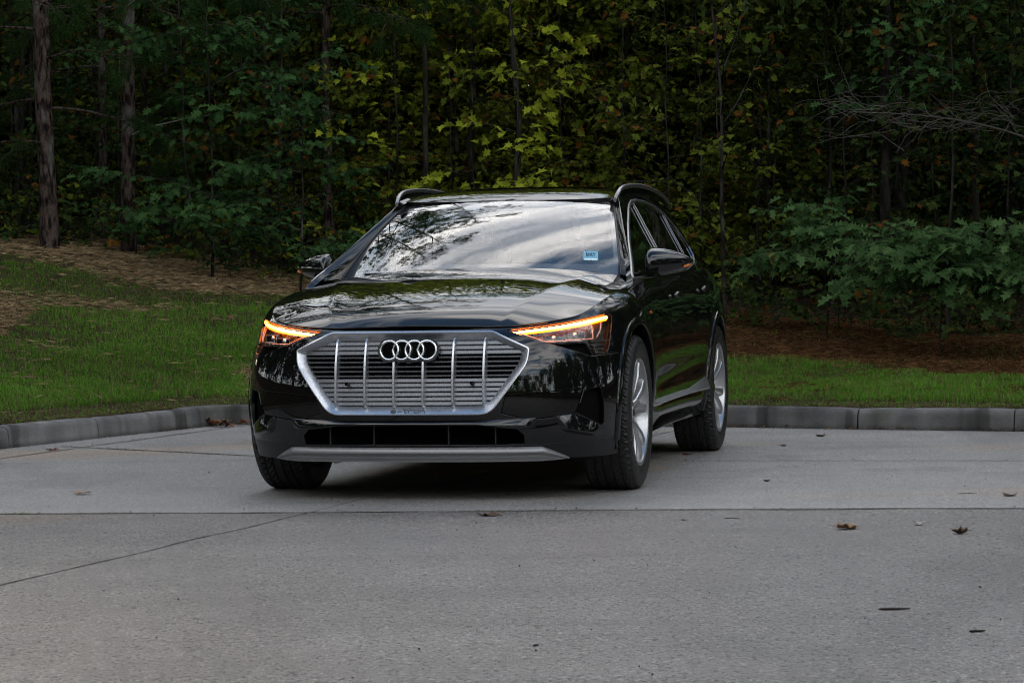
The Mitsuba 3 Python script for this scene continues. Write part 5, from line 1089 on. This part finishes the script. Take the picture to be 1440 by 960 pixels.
# ---------------------------------------------------------------- fallen leaves and twigs on the concrete
srng = np.random.default_rng(5)
def leafcol(a, b):
    return {'type': 'twosided', 'bsdf': {'type': 'roughplastic', 'diffuse_reflectance': proc(lambda p, n, uv: mix(a, b, fbm(p.x * 60, p.y * 60, p.z * 60, 3)) * (.7 + .5 * noise(p.x * 190, p.y * 190, p.z * 90))), 'int_ior': 1.3, 'alpha': .4}}
mat('leaf_tan', leafcol((.20, .10, .045), (.46, .30, .17))); mat('leaf_brown', leafcol((.05, .028, .018), (.12, .065, .035))); mat('leaf_red', leafcol((.13, .032, .014), (.26, .085, .035))); mat('leaf_pale', leafcol((.38, .34, .28), (.58, .54, .48))); mat('dark_bark', leafcol((.018, .014, .012), (.05, .04, .033)))
def dry_leaf(size, curl, twist, seed):
    """A lobed leaf, dried and curled, with a stalk; thin but solid."""
    r = np.random.default_rng(seed); v, f = fan([(0, 0), (-.08, .20), (.16, .24), (.20, .50), (.33, .40), (.46, .28), (.58, .42), (.72, .40), (.70, .22), (.86, .12), (1.0, 0), (.86, -.12), (.70, -.22), (.72, -.40), (.58, -.42), (.46, -.28), (.33, -.40), (.20, -.50), (.16, -.24), (-.08, -.20)], lambda x, y: 0 * x)
    m = trimesh.Trimesh(v, f, process=False).subdivide().subdivide(); p = m.vertices.copy(); x, y = p[:, 0] - .45, p[:, 1]
    z = curl * (1.1 * np.abs(y) ** 1.4 + .9 * np.abs(x) ** 2.0 * np.sign(twist)) + .12 * meshkit.noise(np.c_[p[:, 0] * 4, p[:, 1] * 4, np.full(len(p), seed)]) + twist * x * y
    p = np.c_[x, y * (1 - .25 * curl), z] * size; p[:, 2] -= p[:, 2].min(); n = vnormals(p, m.faces); t = .0006
    V = np.vstack([p + n * t, p - n * t]); F = np.vstack([m.faces, m.faces[:, ::-1] + len(p)])
    st = tube(bs_eval(np.array([(-.45, 0, .10), (-.62, .02, .12), (-.85, .06, .16)]) * size + np.array([0, 0, p[:, 2].mean() * .3]), np.linspace(0, 1, 6)), .0011, 5)
    return cat_([trimesh.Trimesh(V, F, process=False), st])
def lay(key, mesh, bsdf, x, y, z, rz, lab, cat, group=None):
    put(key, mesh, bsdf, smooth=True, to_world=T().translate([x, y, z]).rotate([0, 0, 1], rz)); tag(key, lab, cat, group)
FZ = .002
for x, y, s, c, tw, rz, bs, z, lab in [(1.352, 10.50, .098, .55, .2, 15, 'leaf_tan', .002, 'curled orange tan fallen leaf on the near concrete, largest of the leaves'), (1.665, 10.64, .060, .35, -.3, 80, 'leaf_pale', .002, 'small pale fallen leaf right of the orange tan leaf'),
        (1.765, 10.24, .072, .75, .6, 200, 'leaf_brown', .002, 'dark tightly curled fallen leaf near the right edge'), (-.11, 11.36, .105, .12, .2, 5, 'leaf_brown', .002, 'flat dark brown leaf lying along the slab joint'), (-2.15, 12.90, .085, .15, -.2, 30, 'leaf_tan', FZ + .004, 'flat tan leaf on the left pale slab'),
        (2.00, 16.85, .075, .5, .3, 150, 'leaf_brown', FZ, 'small brown leaf on the far slab by the right kerb'), (2.30, 12.0, .085, .25, -.3, 60, 'leaf_brown', FZ, 'thin brown leaf fragment at the right edge of the far slab'), (1.28, 13.1, .045, .4, .2, 110, 'leaf_brown', FZ, 'tiny dark leaf curl right of the front wheel'),
        (1.66, 15.9, .04, .5, .2, 10, 'leaf_brown', FZ, 'tiny dark curl on the far slab behind the joint'), (-2.95, 16.55, .08, .2, .2, 10, 'leaf_red', FZ + .003, 'flat reddish leaf in the gutter beside the left kerb'), (1.02, 15.25, .075, .2, .2, 75, 'leaf_red', FZ, 'flat russet leaf beside the rear wheel'), (-1.02, 14.9, .05, .5, .3, 40, 'leaf_brown', FZ + .004, 'tiny dark leaf left of the front of the car'), (.72, 11.0, .03, .4, .1, 20, 'leaf_pale', .002, 'tiny pale flake just in front of the slab joint')]:
    lay(num('fallen_leaf'), dry_leaf(s, c, tw, int(abs(x * 1000))), bs, x, y, z, rz, lab, 'leaf')
for i in range(13):
    a = srng.uniform(0, 6.28); q = srng.random() ** .6
    lay(num('fallen_leaf'), dry_leaf(srng.uniform(.07, .11), srng.uniform(.3, .9), srng.uniform(-.4, .4), 50 + i), ['leaf_red', 'leaf_red', 'leaf_brown', 'leaf_tan'][i % 4], -2.14 + .15 * q * math.cos(a), 19.18 + .12 * q * math.sin(a), FZ + .02 * (1 - q) + .006 * (i % 5), srng.uniform(0, 360), 'dry red brown leaf in the heap at the bend of the left kerb', 'leaf', 'heap of dry leaves at the kerb')
def twig(L, r, seed, bend=.08):
    g = np.random.default_rng(seed); t = np.linspace(0, 1, 12); p = np.c_[(t - .5) * L, bend * L * np.sin(t * 2.6) + g.normal(0, .008 * L, 12), r * (.9 + .25 * g.random(12))]
    m = tube(p, r * np.interp(t, [0, .15, .8, 1], [.55, 1, .8, .35]), 8); s = tube(np.array([p[7], p[7] + np.array([.06 * L, .10 * L, r * .5])]), r * .45, 5); return cat_([m, s])
lay(num('twig'), twig(.095, .0042, 1), 'dark_bark', 1.155, 7.88, .002, -4, 'dark slightly bowed twig on the near concrete at the lower right', 'twig')
lay(num('twig'), twig(.048, .0040, 2, .02), 'dark_bark', 1.315, 7.36, .002, 6, 'short dark stub of bark nearest the lower right corner', 'twig')
lay(num('twig'), twig(.022, .0030, 3), 'dark_bark', .055, 7.21, .002, 40, 'tiny dark crumb of bark at the lower middle', 'twig')
lay(num('twig'), twig(.10, .0016, 4, .12), 'dark_bark', 2.13, 12.15, FZ, 12, 'thin bent stalk on the far slab near the right edge', 'twig')
lay(num('twig'), twig(.07, .0018, 6, .1), 'dark_bark', .93, 11.05, .002, 4, 'thin twig just in front of the joint right of the car', 'twig')
k = 46; x, y = -2.24 + srng.normal(0, .035, k), 11.80 + srng.normal(0, .002, k); c = np.array([.10, .15, .03]) * srng.uniform(.5, 1.4, (k, 1))
V, F, C = blades(x, y, srng.uniform(.012, .045, k), srng.uniform(.0012, .0022, k), srng.uniform(.3, 1.2, k), srng.uniform(0, 6.28, k), c, np.full(k, -.01)); key = num('weed_tuft'); put(key, (V, F), 'grass_blade', color=C); tag(key, 'small green weed growing in the slab joint at the left edge', 'weed')
# grit and crumbs gathered in the joints and scattered on the slabs
n = 700; t = srng.random(n); src = np.array([LineString([JA, JB, JD][i % 3]).interpolate(float(u), normalized=True).coords[0] for i, u in enumerate(t)]); src = src + srng.normal(0, .03, (n, 2)); src[::4] = np.c_[srng.uniform(-2.6, 2.6, len(src[::4])), srng.uniform(6.5, 18, len(src[::4]))]
ico = trimesh.creation.icosphere(0, 1.0); sz = srng.uniform(.0012, .0042, n); V = (ico.vertices[None] * sz[:, None, None] * srng.uniform(.6, 1.3, (n, len(ico.vertices), 1)) + np.c_[src, np.full(n, .008)][:, None]).reshape(-1, 3); F = (np.arange(n)[:, None, None] * len(ico.vertices) + ico.faces).reshape(-1, 3)
put('grit', (V, F), 'dark_bark'); tag('grit', 'dark grit and bark crumbs scattered over the concrete', 'grit', kind='stuff')

n = 520; dd = srng.uniform(6, 22, n); kp = np.array([kl.interpolate(float(a)).coords[0] for a in dd]); kq = np.array([kl.interpolate(float(a) + .02).coords[0] for a in dd]) - kp; kq /= np.linalg.norm(kq, axis=1, keepdims=True)
off = np.abs(srng.normal(0, .05, n)) + .012; P = np.c_[kp - np.c_[kq[:, 1], -kq[:, 0]] * off[:, None], np.full(n, .016)]
m = leaf_mesh(P, np.c_[srng.normal(0, 1, (n, 2)), srng.normal(0, .15, n)], np.c_[srng.normal(0, .3, (n, 2)), np.ones(n)], srng.uniform(.010, .034, n), np.array([.13, .075, .038]) * srng.uniform(.4, 1.4, (n, 1)), CHIP)
put('litter', m[:2], 'straw_strand', color=m[2]); tag('litter', 'brown crumbs of leaf and straw gathered along the foot of the kerb', 'litter', kind='stuff')
